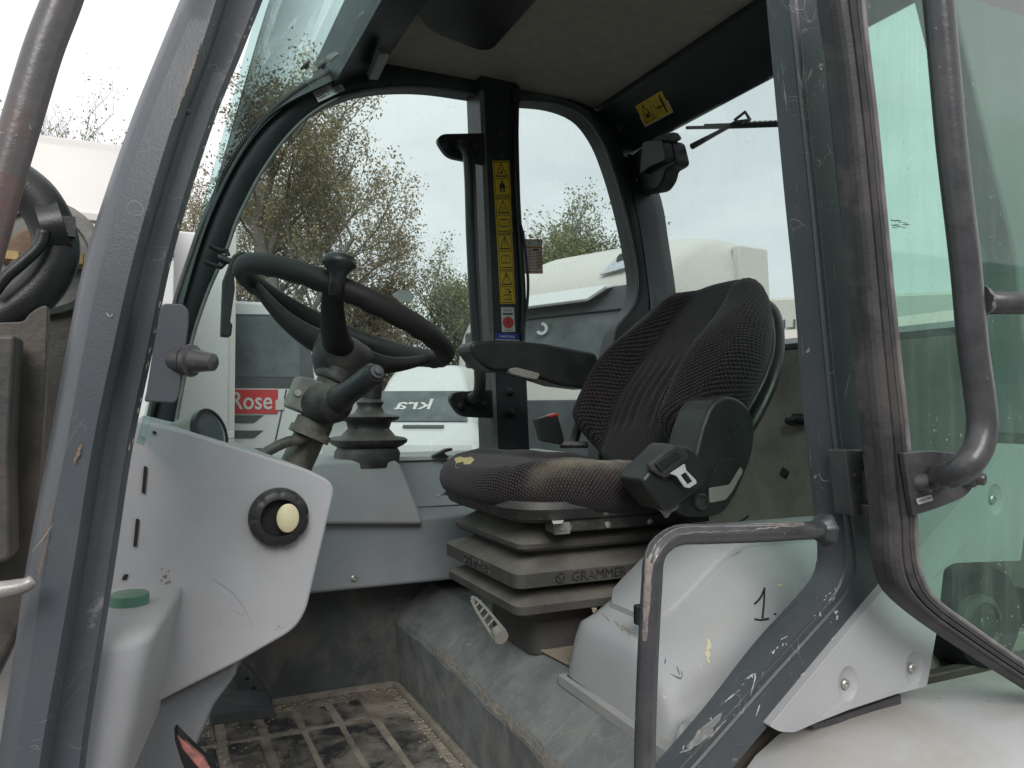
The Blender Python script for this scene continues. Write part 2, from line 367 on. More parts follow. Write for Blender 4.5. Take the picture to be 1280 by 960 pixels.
def glass(name, tint, dust=.05, streak=.05, dcol=(.55, .58, .55), ior=1.45, spots=0.3):
    m, t, b = nodes(name); t.nodes.remove(b); outn = [n for n in t.nodes if n.type == 'OUTPUT_MATERIAL'][0]
    co = coord(t)
    tr = N(t, 'ShaderNodeBsdfTransparent'); tr.inputs[0].default_value = (*tint, 1)
    gl = N(t, 'ShaderNodeBsdfGlossy'); gl.inputs['Roughness'].default_value = .02
    df = N(t, 'ShaderNodeBsdfDiffuse'); df.inputs[0].default_value = (*dcol, 1)
    tl = N(t, 'ShaderNodeBsdfTranslucent'); tl.inputs[0].default_value = (*dcol, 1)
    ds = N(t, 'ShaderNodeMixShader'); ds.inputs[0].default_value = .5; t.links.new(df.outputs[0], ds.inputs[1]); t.links.new(tl.outputs[0], ds.inputs[2])
    fr = N(t, 'ShaderNodeFresnel'); fr.inputs[0].default_value = ior
    m1 = N(t, 'ShaderNodeMixShader'); gg = N(t, 'ShaderNodeNewGeometry'); t.links.new(math_(t, 'MULTIPLY', fr.outputs[0], math_(t, 'SUBTRACT', 1.0, gg.outputs['Backfacing'])), m1.inputs[0]); t.links.new(tr.outputs[0], m1.inputs[1]); t.links.new(gl.outputs[0], m1.inputs[2])
    n1 = ramp(t, noise(t, co, 5, 6, .7, .5), .35, .7, dust*.3, dust)
    n2 = ramp(t, noise(t, coord(t, (30, 30, 2.5)), 1.5, 6, .7), .5, .75, 0, streak)
    n3 = math_(t, 'MULTIPLY', ramp(t, noise(t, co, 160, 2, .5), .70, .74), math_(t, 'MULTIPLY', ramp(t, noise(t, co, 9, 3), .45, .65), spots))
    f = math_(t, 'ADD', math_(t, 'ADD', n1, n2), n3, True)
    m2 = N(t, 'ShaderNodeMixShader'); t.links.new(f, m2.inputs[0]); t.links.new(m1.outputs[0], m2.inputs[1]); t.links.new(ds.outputs[0], m2.inputs[2])
    t.links.new(m2.outputs[0], outn.inputs[0]); return m
M['g_side'] = glass('side_window_glass', (.83, .885, .87), .02, .012)
M['g_rear'] = glass('rear_window_glass', (.83, .885, .87), .03, .02)
M['g_wind'] = glass('windscreen_glass', (.74, .86, .84), .04, .04)
M['g_door'] = glass('door_glass_green', (.83, .95, .895), .07, .13, (.60, .73, .67), spots=.6)
M['g_quart'] = glass('quarter_glass_green', (.92, .985, .96), .02, .02)

def fabric():
    m, t, b = nodes('seat_fabric'); uv = coord(t, kind='UV'); co = coord(t)
    mp_ = N(t, 'ShaderNodeMapping'); mp_.inputs['Scale'].default_value = (165, 215, 1); mp_.inputs['Rotation'].default_value = (0, 0, .5); t.links.new(uv, mp_.inputs['Vector'])
    vo = N(t, 'ShaderNodeTexVoronoi', feature='F1'); vo.inputs['Scale'].default_value = 1; vo.inputs['Randomness'].default_value = .12; t.links.new(mp_.outputs[0], vo.inputs['Vector'])
    dot = ramp(t, vo.outputs['Distance'], .36, .24)
    n1 = noise(t, co, 30, 4)
    base = mixc(t, ramp(t, n1, .3, .7), (.008, .007, .008), (.015, .012, .014))
    c = mixc(t, math_(t, 'MULTIPLY', dot, .8), base, (.070, .057, .062))
    worn = N(t, 'ShaderNodeAttribute', attribute_name='worn')
    wf = math_(t, 'MULTIPLY', worn.outputs['Fac'], ramp(t, noise(t, co, 40, 6, .7), .25, .65, .25, 1), True)
    c = mixc(t, wf, c, (.42, .37, .27))
    t.links.new(c, b.inputs['Base Color']); b.inputs['Roughness'].default_value = .95; b.inputs['Specular IOR Level'].default_value = .15
    b.inputs['Sheen Weight'].default_value = .12
    bp = N(t, 'ShaderNodeBump'); bp.inputs['Strength'].default_value = .6; bp.inputs['Distance'].default_value = .0015
    t.links.new(math_(t, 'ADD', dot, math_(t, 'MULTIPLY', noise(t, co, 500, 2), .5)), bp.inputs['Height']); t.links.new(bp.outputs[0], b.inputs['Normal'])
    return m
M['fabric'] = fabric()
def leafmat(name, cols):
    m, t, b = nodes(name); 
    at = N(t, 'ShaderNodeAttribute', attribute_name='leafmix')
    r = N(t, 'ShaderNodeValToRGB'); e = r.color_ramp.elements
    e[0].color = (*cols[0], 1); e[1].color = (*cols[-1], 1)
    for i, c in enumerate(cols[1:-1]): k = e.new((i+1)/(len(cols)-1)); k.color = (*c, 1)
    t.links.new(at.outputs['Fac'], r.inputs[0]); t.links.new(r.outputs[0], b.inputs['Base Color']); b.inputs['Roughness'].default_value = .6
    tl = N(t, 'ShaderNodeBsdfTranslucent'); t.links.new(r.outputs[0], tl.inputs[0])
    ms = N(t, 'ShaderNodeMixShader'); ms.inputs[0].default_value = .35; t.links.new(b.outputs[0], ms.inputs[1]); t.links.new(tl.outputs[0], ms.inputs[2])
    o = [n for n in t.nodes if n.type == 'OUTPUT_MATERIAL'][0]; t.links.new(ms.outputs[0], o.inputs[0]); return m
M['autumn'] = leafmat('autumn_leaves', [(.22, .225, .13), (.31, .275, .16), (.35, .27, .16), (.27, .20, .13)])
M['olive'] = leafmat('olive_leaves', [(.15, .18, .09), (.23, .26, .12), (.30, .30, .15)])
M['hedge'] = leafmat('hedge_leaves', [(.10, .12, .07), (.16, .165, .08), (.23, .18, .10)])
# ================================================================ GROUND
g = MB(); 
gm, t_, b_ = nodes('yard_asphalt'); co = coord(t_)
c_ = mixc(t_, ramp(t_, noise(t_, co, .35, 8, .65), .35, .65), (.085, .085, .083), (.16, .155, .145))
c_ = mixc(t_, ramp(t_, noise(t_, co, 40, 3), .5, .7, 0, .5), c_, (.22, .21, .2)); t_.links.new(c_, b_.inputs['Base Color'])
t_.links.new(ramp(t_, noise(t_, co, .5, 5), .4, .6, .35, .85), b_.inputs['Roughness'])
n_ = 24
vs = [(-900+1800*i/n_, -900+1800*j/n_, 0) for i in range(n_+1) for j in range(n_+1)]
g.add(vs, [(i*(n_+1)+j, (i+1)*(n_+1)+j, (i+1)*(n_+1)+j+1, i*(n_+1)+j+1) for i in range(n_) for j in range(n_)])
mk('ground', g, gm, kind='structure', ang=0)

# ================================================================ WHEEL LOADER
LO = thing('wheel_loader', (.6, 1.35, 0), 'grey wheel loader seen through its open cab door, with driver seat and steering wheel', 'wheel loader')
YF = 1.93      # far inner side plane
YB = 1.99
ZC = 2.69      # headliner
ZF = 1.09      # cab floor
# rear glazing plane
RO = V3((1.32, 1.5, 2.586)); RD = (V3((1.433, 0, 2.144))-V3((1.32, 0, 2.586))).normalized(); RN = RD.cross(V3((0, 1, 0))).normalized()
def PR(x, y): return PP(x, y, RO, RN)

# ---- floor tub
fl = MB().box((.32, 1.33, ZF-.02), (1.1, 1.25, .04)); floor = mk('cab_floor', fl, M['floor'], LO, bevel=.002, label='muddy cab floor covered in dried dirt')
# floor pads: raised rubber rectangles between dirt-filled grooves
px_ = [.10, .185, .272, .352, .432, .512]
rows = [(1.875, 1.765), (1.74, 1.42), (1.39, 1.10)]
k = 0
for i, x in enumerate(px_):
    for (ya, yb) in rows:
        if i == 5 and ya > 1.8: continue
        w = .064+rnd.uniform(-.004, .006); ln = ya-yb
        mb = MB(); j = lambda: rnd.uniform(-.003, .003)
        P = [(x-w/2+j(), yb+j(), ZF), (x+w/2+j(), yb+j(), ZF), (x+w/2+j(), ya+j(), ZF), (x-w/2+j(), ya+j(), ZF)]
        if i == 0: P[0] = (x-w/2-.03, yb, ZF)
        hz = .0025+rnd.uniform(0, .0015)
        mb.prism([V3(p)-V3((0, 0, .002)) for p in P], (0, 0, hz+.002))
        mk('floor_pad', mb, M['padm'], floor, bevel=.0015)
# crumbs of dry mud: uncountable
mb = MB()
for i in range(700):
    e = rnd.random()
    if e < .45: x, y = rnd.uniform(.1, .56), 1.93-abs(rnd.gauss(0, .035))
    elif e < .8: x, y = .57-abs(rnd.gauss(0, .02)), rnd.uniform(1.2, 1.9)
    else: x, y = rnd.uniform(.05, .25), rnd.uniform(1.5, 1.9)
    s = rnd.uniform(.001, .0045)*(1.6 if rnd.random() < .05 else 1); h = s*rnd.uniform(.4, .9)
    a = rnd.random()*3; ca, sa = math.cos(a)*s, math.sin(a)*s
    z = ZF+.004
    mb.add([(x+ca, y+sa, z), (x-sa, y+ca, z), (x-ca, y-sa*.7, z), (x+sa, y-ca, z), (x+s*.2, y, z+h)], [(0, 1, 4), (1, 2, 4), (2, 3, 4), (3, 0, 4)])
mk('dry_mud_crumbs', mb, M['floor'], floor, kind='stuff', ang=0)
# far lower wall (dark) and coving
pts = [(300, 745), (566, 726), (640, 720), (640, 860), (497, 851), (300, 857)]
mb = MB(); mb.prism([(-.25, YF, ZF), (1.5, YF, ZF), (1.5, YF, 1.40), (-.25, YF, 1.40)], (0, .05, 0))
mk('side_wall_lower', mb, M['mud'], LO, bevel=.002, label='scuffed dark lower side wall with dried mud')
mb = MB().tube([(-.2, YF-.002, ZF+.006), (.56, YF-.002, ZF+.006), (.574, 1.90, ZF+.008), (.578, 1.2, ZF+.008), (.58, .8, ZF+.008)], .011, 8, smooth=1)
mk('floor_edge_bead', mb, M['matedge'], floor)
# far mid panel: proud ledge + recessed wall
YP = 1.76
zl = PY(405, 654, YP).z
A = [PY(x, y, YP) for x, y in [(388, 741), (566, 727)]]
zb_ = sum(p.z for p in A)/2
mb = MB(); mb.prism([(-.2, YP, zb_), (1.05, YP, zb_), (1.05, YP, zl), (-.2, YP, zl)], (0, YF-YP, 0))
mp_o = mk('side_panel', mb, M['mg'], LO, bevel=.010, seg=4)
sp = PY(442, 723, YP)
mk('panel_screw', MB().lathe(sp, (0, -1, 0), [(.0075, 0), (.0075, .003), (.0045, .005), (.0035, .0035)], 12), M['bolt'], mp_o)
zs = PY(500, 577, YF-.02).z
mb = MB().box((.42, 1.955, (zl+zs)/2), (1.3, .05, zs-zl)); mk('side_wall_upper', mb, M['mg'], LO, bevel=.004)
mb = MB().box((.42, 2.02, zs+.006), (1.3, .20, .012)); mk('window_sill', mb, M['sill'], LO, bevel=.003)  # pale grey stands in for the light reflected along the window bottom
# lever console tower (far side)
tw = [(300, 600), (380, 583, 12), (402, 576, 8), (498, 573, 14), (514, 610, 30), (531, 656), (300, 656)]
tf = [PY(x, y, 1.735+max(0, y-583)/74*-.006) for x, y in rpoly(tw, 0)]
nf = len(tf); tmb = MB().add(tf+[V3((p.x, 1.93, p.z)) for p in tf], [list(range(nf)), list(range(2*nf-1, nf-1, -1))]+[(i, i+nf, (i+1) % nf+nf, (i+1) % nf) for i in range(nf)])
mk('lever_console', tmb, M['lg'], LO, bevel=.010, seg=3)

# ---- seat pedestal (stepped housing covered in a scuffed rubber mat)
ZP = 1.35
prof = [(.585, ZF-.01, 0), (.582, 1.254, 1), (.588, 1.268, 1), (.655, 1.333, .6), (.672, ZP-.003, .4), (.70, ZP, 0), (1.46, ZP, 0), (1.46, ZF-.01, 0)]
def pdx(y): return -.012-.040*max(0, 1.55-y)
ped = MB()
ny = 60
lines = []
for (x, z, wt) in prof:
    ln = []
    for i in range(ny+1):
        y = .79+(1.94-.79)*i/ny; wv = (.0018*math.sin(y*23)+.001*math.sin(y*51+1))*wt
        ln.append((x+wv+pdx(y)*wt, y, z+wv*.4))
    lines.append(ln)
ped.loft(lines); pedo = mk('seat_pedestal', ped, M['mat'], LO, bevel=0, ang=20, label='seat pedestal under a scuffed rubber mat')
# frayed strip along the mat edge
mb = MB(); ln1, ln2 = [], []
for i in range(90):
    y = .78+(1.62-.78)*i/89; f = (math.sin(i*.9)+math.sin(i*2.3+1)+rnd.uniform(-1, 1))*.0025*(1 if y < 1.5 else .5)
    w = .004+.010*math.exp(-((y-1.38)/.10)**2)+.006*math.exp(-((y-1.05)/.12)**2)
    h_ = max(.0012, w*.55+f*1.2)
    wv = .003*math.sin(y*23)+.002*math.sin(y*51+1)
    ln1.append((.5915+wv*.5+pdx(y), y, 1.2725)); ln2.append((.5825+wv*.5+pdx(y), y-.002, 1.262-h_*.7))
mb.loft([ln1, ln2]); mk('frayed_edge', mb, M['matedge'], pedo, ang=180)
# bare dusty plate between seat base and box
mb = MB().prism([(.665, 1.17, ZP+.001), (.72, 1.16, ZP+.001), (.9, 1.16, ZP+.001), (.9, 1.31, ZP+.001), (.655, 1.29, ZP+.001)], (0, 0, .004))
mk('base_plate', mb, M['beige'], pedo, bevel=.001)

# ---- storage box beside the seat ("1.")
def boxz(x):  # top height along the machine
    t = min(1, max(0, (x-.665)/(.86-.665))); s = t*t*(3-2*t)*.35+t*.65
    return 1.452+(1.578-1.452)*s
xs = [.641, .645, .651, .658, .68, .71, .75, .79, .83, .87, .92, 1.0, 1.1, 1.2, 1.3]
def ringbox(x, zt, y0=.845, y1=1.155, ins=0):
    h = zt-ZP
    base = [(y1+.0, ZP), (y1-.002, ZP+h*.5), (y1-.006, zt-.03), (y1-.014, zt-.012), (y1-.03, zt-.003), (y1-.05, zt), (y0+.16, zt), (y0+.125, zt-.003), (y0+.09, zt-.016), (y0+.055, zt-.045), (y0+.03, zt-.085), (y0+.012, zt-.13 if h > .15 else zt-h*.7), (y0, ZP-.02)]
    return [V3((x, y, max(z, ZP-.02))) for y, z in base]
lines = []
for x in xs:
    if x < .665:
        k = (x-.641)/(.665-.641); zt = ZP+.004+(boxz(.665)-ZP)*math.sin(k*math.pi/2)**.55
    else: zt = boxz(x)
    lines.append([tuple(p) for p in rs(ringbox(x, zt), 40)])
mb = MB(); mb.loft(lines); mb.add(lines[0], [list(range(len(lines[0])))]); mb.add(lines[-1], [list(range(len(lines[-1])))])
boxo = mk('storage_box', mb, M['lgbox'], LO, ang=60, label='light grey plastic box beside the seat marked 1.')
# flange round its foot
mb = MB().prism([(.624, .80, ZP-.024), (.632, 1.17, ZP-.020), (1.2, 1.185, ZP-.020), (1.2, .80, ZP-.024)], (0, 0, .018)); mk('box_flange', mb, M['lgdirty'], boxo, bevel=.002)
# lid following the slope
lid = MB(); top = []; 
L_out = rpoly([(.70, .955, .03), (.70, 1.135, .02), (1.25, 1.135), (1.25, .955)], 0, 6)
nx = 26; xsl = np.linspace(.695, 1.25, nx)
def lidrow(x):
    y0, y1 = .972, 1.138
    e = max(0, .735-x)/.04; e = min(1, e); cut = .035*(1-math.sqrt(max(0, 1-e*e)))
    y0 += cut; y1 -= cut; z = boxz(x)
    return [(x, y1, z-.004), (x, y1-.001, z+.007), (x, y1-.004, z+.010), (x, (y0+y1)/2, z+.0105), (x, y0+.004, z+.010), (x, y0+.001, z+.007), (x, y0, z-.004)]
rows_ = [lidrow(x) for x in xsl]; mb = MB(); mb.loft(rows_); mb.add(rows_[0], [list(range(7))])
lido = mk('box_lid', mb, M['lgbox'], boxo, ang=50)
for (px, py) in ():
    p = PZ(px, py, 1.50) if px < 800 else PZ(px, py, 1.53)
    dd = MB().lathe(p, (-.3, -.1, 1), [(.014, -.004), (.013, .002), (.008, .0035), (.0, .003)], 14)
mk('lid_latch', MB().box(PY(800, 768, .975), (.018, .012, .03)), M['black'], lido, bevel=.003)
# handwritten "1."
from mathutils.bvhtree import BVHTree
def tree_of(o):
    w = WL[o.name]; return BVHTree.FromPolygons([v.co+w for v in o.data.vertices], [list(p.vertices) for p in o.data.polygons])
_bt = tree_of(boxo)
def onsurf(bt, px, py, off=.0004):
    r = ray(px, py).normalized(); h = bt.ray_cast(CAM, r)
    return h[0]-r*off if h[0] is not None else PY(px, py, .84)
def boxsurf(px, py): return onsurf(_bt, px, py)
ink = MB()
def stroke(pts, w, par, name):
    P = [boxsurf(x, y) for x, y in rs(pts, 10)]
    mk(name, MB().tube(P, w, 6, flat=1), M['ink'], par)
P1 = [boxsurf(x, y) for x, y in rs([(943, 755), (950, 748), (956, 735)], 6)]
P2 = [boxsurf(x, y) for x, y in rs([(955.5, 735), (955, 752), (953, 773)], 8)]
P3 = [boxsurf(x, y) for x, y in rs([(943, 774), (952, 775), (961, 773)], 6)]
P4 = [boxsurf(968, 767.5), boxsurf(970, 767.5)]
for P in (P1, P2, P3): ink.tube(P, .0014, 6)
ink.tube(P4, .0016, 6)
mk('handwritten_number', ink, M['ink'], boxo, ang=180)

# ---- far A pillar + arch, one bent frame
oA = [(178, 560), (186, 528), (203, 450), (221, 376), (240, 318), (254, 280), (283, 217), (307, 177), (337, 143), (373, 113), (420, 88), (480, 72), (540, 76), (610, 92)]
iA = [(212, 560), (218, 528), (238, 426), (257, 367), (281, 312), (294, 275), (307, 248), (323, 218), (352, 176), (385, 143), (423, 121), (467, 110), (530, 108), (604, 118)]
def prl(pts, n, Y): return [PY(p[0], p[1], Y) for p in rs([np.array(q, float) for q in pts], n)]
n = 60
def frame_band(name, inner, outer, Y0, Y1, m, n=60, parent=LO, **k):
    i0, o0 = prl(inner, n, Y0), prl(outer, n, Y0)
    mb = MB(); mid = [(a+b)/2+V3((0, -.010, 0)) for a, b in zip(i0, o0)]
    ii = [a+(b-a)*.12+V3((0, -.004, 0)) for a, b in zip(i0, o0)]; oo = [a+(b-a)*.88+V3((0, -.004, 0)) for a, b in zip(i0, o0)]
    mb.loft([i0, ii, mid, oo, o0, [p+V3((0, Y1-Y0, 0)) for p in o0], [p+V3((0, Y1-Y0, 0)) for p in i0]], closed=True, caps=True)
    return mk(name, mb, m, parent, ang=40, **k)
fr = frame_band('front_pillar', iA, oA, YF, YB, M['inblack'], label='dark curved front pillar and window arch on the far side')
# rubber seal with pale lip along the inner edge
def seal(name, pts, Y, r, m, n=70, parent=fr, **k):
    return mk(name, MB().tube(prl(pts, n, Y), r, 8), m, parent, ang=180, **k)
gl = mat('grey_lip', (.16, .165, .16), .5, 0, .2, 40)
seal('window_seal', [(x+1.5, y+1.5) for x, y in iA], YF-.004, .0045, gl)
seal('windscreen_seal', [(x-1, y-1.5) for x, y in oA[:12]], YF+.0, .006, M['rubber'])
# sticker on the arch
def quadprint(name, corners, Y, n=V3((0, -1, 0)), f=None):
    f = f or (lambda x, y: PY(x, y, Y)); a, b, c, d = [f(x, y) for x, y in corners]   # tl tr br bl
    return Flat(d, b-a, a-d, n)
q = quadprint('s', [(391, 115), (424.5, 99.5), (431, 111), (398, 128)], YF-.013)
q.rect(0, 0, 1, 1, 0, 0)
for i in range(4):
    for j in range(2):
        x0 = .06+j*.55; q.rect(x0, .78-i*.19, x0+[.3, .36, .25, .3][i], .86-i*.19, 1)
    q.rect(.42, .78-i*.19, .47, .86-i*.19, 1)
mk('data_sticker', q.mb, [M['paper'], M['vdark']], fr, ang=0, fix=False)
# worn patch
# ---- mid pillar
mpl = [(600, 92), (648, 104), (650, 200), (656, 400), (663, 565), (617, 565), (611, 400), (604, 200)]
midp = slab('middle_pillar', mpl, YF-.045, YB, M['inblack'], LO, bevel=.006, seg=3, label='dark middle pillar carrying yellow warning stickers')
mk('pillar_trim', MB().loft([[PY(599+dx+18*(k_/9), 113+450*k_/9, YF-.05) for k_ in range(10)] for dx in (0, 6)]+[[PY(599+dx+18*(k_/9), 113+450*k_/9, YF-.02) for k_ in range(10)] for dx in (6, 0)], closed=True, caps=True), gl, midp, bevel=.0015)
for (x, y) in ((624, 165), (625, 192), (637, 489.5), (638, 516.5)):
    p = PY(x, y, YF-.046); mk('pillar_bolt', MB().lathe(p, (0, -1, 0), [(.012, -.002), (.012, .003), (.008, .004), (.008, .010), (.005, .011)], 12), M['black'], midp)
# cables beside the pillar
cb = MB(); cb.tube([PY(x, y, YF-.05) for x, y in rs([(646, 108), (645, 200), (650, 300), (654, 370), (653, 425)], 30)], .008, 8)
mk('cable', cb, M['black'], midp, ang=180)
cb = MB(); cb.tube([PY(x, y, YF-.06) for x, y in rs([(648, 270), (655, 300), (660, 350), (659, 380), (655, 410), (653, 440)], 30)], .0042, 8)
mk('cable', cb, M['black'], midp, ang=180)
mk('cable_cap', MB().lathe(PY(645, 116, YF-.05), (0, 0, 1), [(.011, -.03), (.014, -.01), (.014, .008), (.006, .012)], 12), M['black'], midp)
# warning stickers: eight pictograms in four pairs
YS = YF-.0465
def cell(pic, x0, y0, x1, y1, sl):
    pass
ys_ = [201, 292, 337, 382]
def lx(y): return 615.5+(y-201)*.0545, 636.5+(y-201)*.0400
pairs = [(201, 246, 'hand', 'seat'), (247, 291, 'tri', 'book'), (292, 336.5, 'excl', 'book'), (337, 380, 'excl', 'key')]
for (ya, yb, a, b) in pairs:
    xa0, xa1 = lx(ya); xb0, xb1 = lx(yb)
    q = quadprint('s', [(xa0, ya), (xa1, ya), (xb1, yb), (xb0, yb)], YS)
    q.rect(0, 0, 1, 1, 0, 0)
    q.line([(.08, .04), (.92, .04), (.92, .96), (.08, .96)], .025, 1, True); q.line([(.08, .5), (.92, .5)], .02, 1)
    def tri(cy): q.line([(.18, cy-.17), (.82, cy-.17), (.5, cy+.17)], .035, 1, True)
    if a in ('hand', 'tri', 'excl'):
        tri(.74)
        if a == 'excl': q.poly([(.47, .86), (.53, .86), (.515, .72), (.485, .72)], 1); q.circ(.5, .675, .03, 1, ry=.017)
        if a == 'hand': q.poly([(.33, .62), (.45, .63), (.60, .70), (.56, .72), (.40, .67)], 1); q.line([(.55, .62), (.5, .76)], .03, 1)
        if a == 'tri': q.circ(.52, .67, .08, 1, ry=.045); q.circ(.52, .67, .05, 0, ry=.028)
    if b == 'book':
        q.line([(.22, .17), (.22, .36), (.47, .38), (.5, .36), (.53, .38), (.78, .36), (.78, .17)], .025, 1, True); q.line([(.5, .17), (.5, .36)], .025, 1)
    if b == 'seat':
        q.circ(.5, .42, .07, 1, ry=.035); q.poly([(.32, .28), (.40, .38), (.60, .38), (.68, .28), (.62, .22), (.38, .22)], 1); q.rect(.2, .235, .8, .25, 1)
        q.poly([(.36, .23), (.44, .23), (.46, .12), (.36, .12)], 1); q.poly([(.56, .23), (.64, .23), (.64, .12), (.54, .12)], 1)
    if b == 'key':
        q.rect(.35, .41, .6, .435, 1); q.circ(.62, .42, .05, 1, ry=.025); q.rect(.3, .335, .6, .35, 1); q.circ(.68, .34, .09, 1, ry=.04)
        q.line([(.25, .12), (.25, .25), (.5, .27), (.75, .25), (.75, .12)], .03, 1, True); q.rect(.4, .18, .65, .2, 1)
    mk('warning_sticker', q.mb, [M['yellow'], M['ink']], midp, ang=0, fix=False, label={'hand': 'yellow warning sticker with triangle and belted driver', 'tri': 'yellow warning sticker with hazard triangle and open book', 'excl': 'yellow warning sticker with exclamation mark and open book' if b == 'book' else 'lowest yellow warning sticker with exclamation mark and key'}[a])
q = quadprint('s', [(626, 384), (642.5, 384), (645, 415), (627.5, 415)], YS); q.rect(0, 0, 1, 1, 0, 0); q.poly([(.1, .76), (.9, .76), (.85, .69), (.15, .69)], 1)
q.circ(.5, .38, .42, 2, ry=.24); q.line([(.4, .30), (.55, .34), (.45, .42), (.6, .46)], .03, 1); q.text('NOTAUS', .5, .87, .14, 1); q.text('WARTUNG', .5, .07, .12, 1)
mk('red_disc_sticker', q.mb, [M['paper'], M['ink'], M['red']], midp, ang=0, fix=False)
q = quadprint('s', [(618.5, 416), (649, 417), (649.5, 424.5), (619, 424)], YS-.0005); q.rect(0, 0, 1, 1, 0, 0); q.text('WARTUNG', .5, .45, .5, 1, bold=True, width=.62); q.rect(0, -.12, 1, -.02, 1)
o_ = mk('service_sticker', q.mb, [M['blue'], M['paper']], midp, ang=0, fix=False, label='blue sticker reading WARTUNG')

# ---- far rear corner post between side and rear windows
iw = [(742, 640), (752, 520), (760, 455), (766, 425), (771, 409), (785, 392), (794, 376), (797, 350), (790, 305), (778, 252), (765, 208), (750, 172), (728, 144), (695, 130), (650, 125)]
ow = [(842, 640), (840, 520), (836, 460), (834, 430), (830, 410), (827, 395), (825, 375), (819, 345), (812, 300), (803, 255), (795, 220), (785, 190), (762, 150), (700, 118), (648, 105)]
frr = frame_band('rear_post', iw, ow, YF, YB, M['inblack'], n=70, label='dark curved post between the side and rear windows')
seal('window_seal', iw, YF-.004, .004, gl, parent=frr)
# post return onto the rear plane
mb = MB(); a = [PY(x, y, YF-.012) for x, y in [(772, 165), (792, 245), (803, 300), (812, 370), (816, 430)]]; b = [PR(x, y) for x, y in [(784, 168), (814, 243), (824, 300), (834, 370), (838, 432)]]
mb.loft([rs(a, 20), rs(b, 20), [np.array(p)+np.array((.05, .02, 0)) for p in rs(b, 20)], [np.array(p)+np.array((.05, .05, 0)) for p in rs(a, 20)]], closed=True, caps=True)
mk('rear_post_return', mb, M['inblack'], LO, ang=40)
# ---- rear header beam
def PH(x, y): return PP(x, y, V3((1.18, 1.5, 2.676)), (V3((1.32, 0, 2.586))-V3((1.18, 0, 2.676))).normalized().cross(V3((0, 1, 0))).normalized())
hb = [(1.18, 2.685), (1.185, 2.672), (1.315, 2.590), (1.33, 2.586), (1.39, 2.62), (1.36, 2.75), (1.18, 2.75)]
mb = MB().prism([(x, YB, z) for x, z in hb], (0, -(YB-.74), 0)); hdr = mk('rear_header', mb, M['inblack'], LO, bevel=.004)
hn = V3((1.32-1.18, 0, 2.586-2.676)).normalized().cross(V3((0, 1, 0))).normalized()
if hn.dot(CAM-V3((1.25, 1.5, 2.6))) < 0: hn = -hn
q = quadprint('s', [(792, 132), (827.5, 111), (842, 138), (806.5, 159)], 0, n=hn, f=PH)
q.rect(0, 0, 1, 1, 1, 0); q.rect(.035, .05, .965, .95, 0); q.line([(.46, .06), (.46, .94)], .012, 2)
q.line([(.09, .15), (.42, .15), (.20, .82)][:2]+[(.25, .84)], .03, 2, True); q.poly([(.2, .25), (.3, .3), (.28, .5), (.2, .42)], 2); q.line([(.3, .3), (.33, .55)], .03, 2)
q.line([(.56, .2), (.56, .6), (.66, .75), (.7, .6), (.68, .22)], .012, 2); q.circ(.84, .82, .035, 2); q.rect(.8, .35, .87, .76, 2); q.rect(.81, .12, .86, .4, 2); q.rect(.62, .42, .75, .47, 2)
q.poly([(.60, .445), (.66, .53), (.66, .36)], 2); q.poly([(.78, .445), (.72, .53), (.72, .36)], 2)
mk('warning_sticker', q.mb, [M['yellow'], M['paper'], M['ink']], hdr, ang=0, fix=False, label='yellow sticker warning people to keep clear of the machine')

# ---- headliner and roof
mb = MB().prism([(.524, .70, ZC), (1.185, .70, ZC), (1.185, 1.99, ZC), (.524, 1.99, ZC)], (0, 0, .03)); hl = mk('headliner', mb, M['head'], LO, bevel=.003, label='beige brown fabric headliner')
# recessed dark hatch hanging below
hp = [PZ(x, y, ZC-.004) for x, y in rpoly([(508, -60), (522, 8, 6), (530, 26, 8), (548, 38, 8), (600, 58, 6), (616, 56, 5), (650, 18, 6), (720, -60)], 0)]
mk('speaker_panel', MB().prism(hp, (0, 0, -.012)), M['black'], hl, bevel=.004)
# front header: black trim from windscreen top edge to headliner
mb = MB().prism([(.40, 2.10, 2.60), (.415, 2.10, 2.612), (.52, 2.10, 2.668), (.524, 2.10, 2.72), (.38, 2.10, 2.72)][0:5], (0, -1.4, 0)); fh = mk('front_header', mb, M['inblack'], LO, bevel=.004)
# dome lamp/ clip on the header
cl = [(458, 92), (470, 60), (481, 58), (484, 62), (469, 93)]
fhn = V3((.105, 0, .056)).normalized().cross(V3((0, 1, 0))); fhn = -fhn if fhn.z > 0 else fhn
P = [PP(x, y, V3((.45, 1.5, 2.612)), fhn) for x, y in cl]
mk('interior_lamp', MB().prism(P, fhn*.016), M['greycast'], fh, bevel=.003)
mb = MB(); rr = []
roofp = [(.385, 2.722), (.42, 2.75), (.5, 2.765), (1.3, 2.77), (1.42, 2.74), (1.42, 2.70), (.5, 2.7215)]
mb.prism([(x, 2.05, z) for x, z in roofp], (0, -1.37, 0)); mk('roof', mb, M['fender'], LO, bevel=.01)
# near side roof rail (above the door opening, out of frame)
mb = MB().prism([(.10, .70, 2.58), (1.36, .70, 2.58), (1.36, .70, 2.70), (.16, .70, 2.70)], (0, .08, 0)); mk('door_header', mb, M['paint'], LO, bevel=.01)

# ---- windscreen glass and sides
wp = [(-.006, 1.767), (.05, 2.0), (.109, 2.23), (.18, 2.40), (.259, 2.514), (.40, 2.615)]
pr = [p for p in rs([np.array(p) for p in wp], 36)]
mb = MB(); mb.loft([[(p[0], y, p[1]) for p in pr] for y in (.745, 1.1, 1.5, 1.93)]+[[(p[0]-.006, y, p[1]+.003) for p in pr] for y in (1.93, 1.5, 1.1, .745)], closed=True, caps=True)
mk('windscreen', mb, M['g_wind'], LO, ang=50)
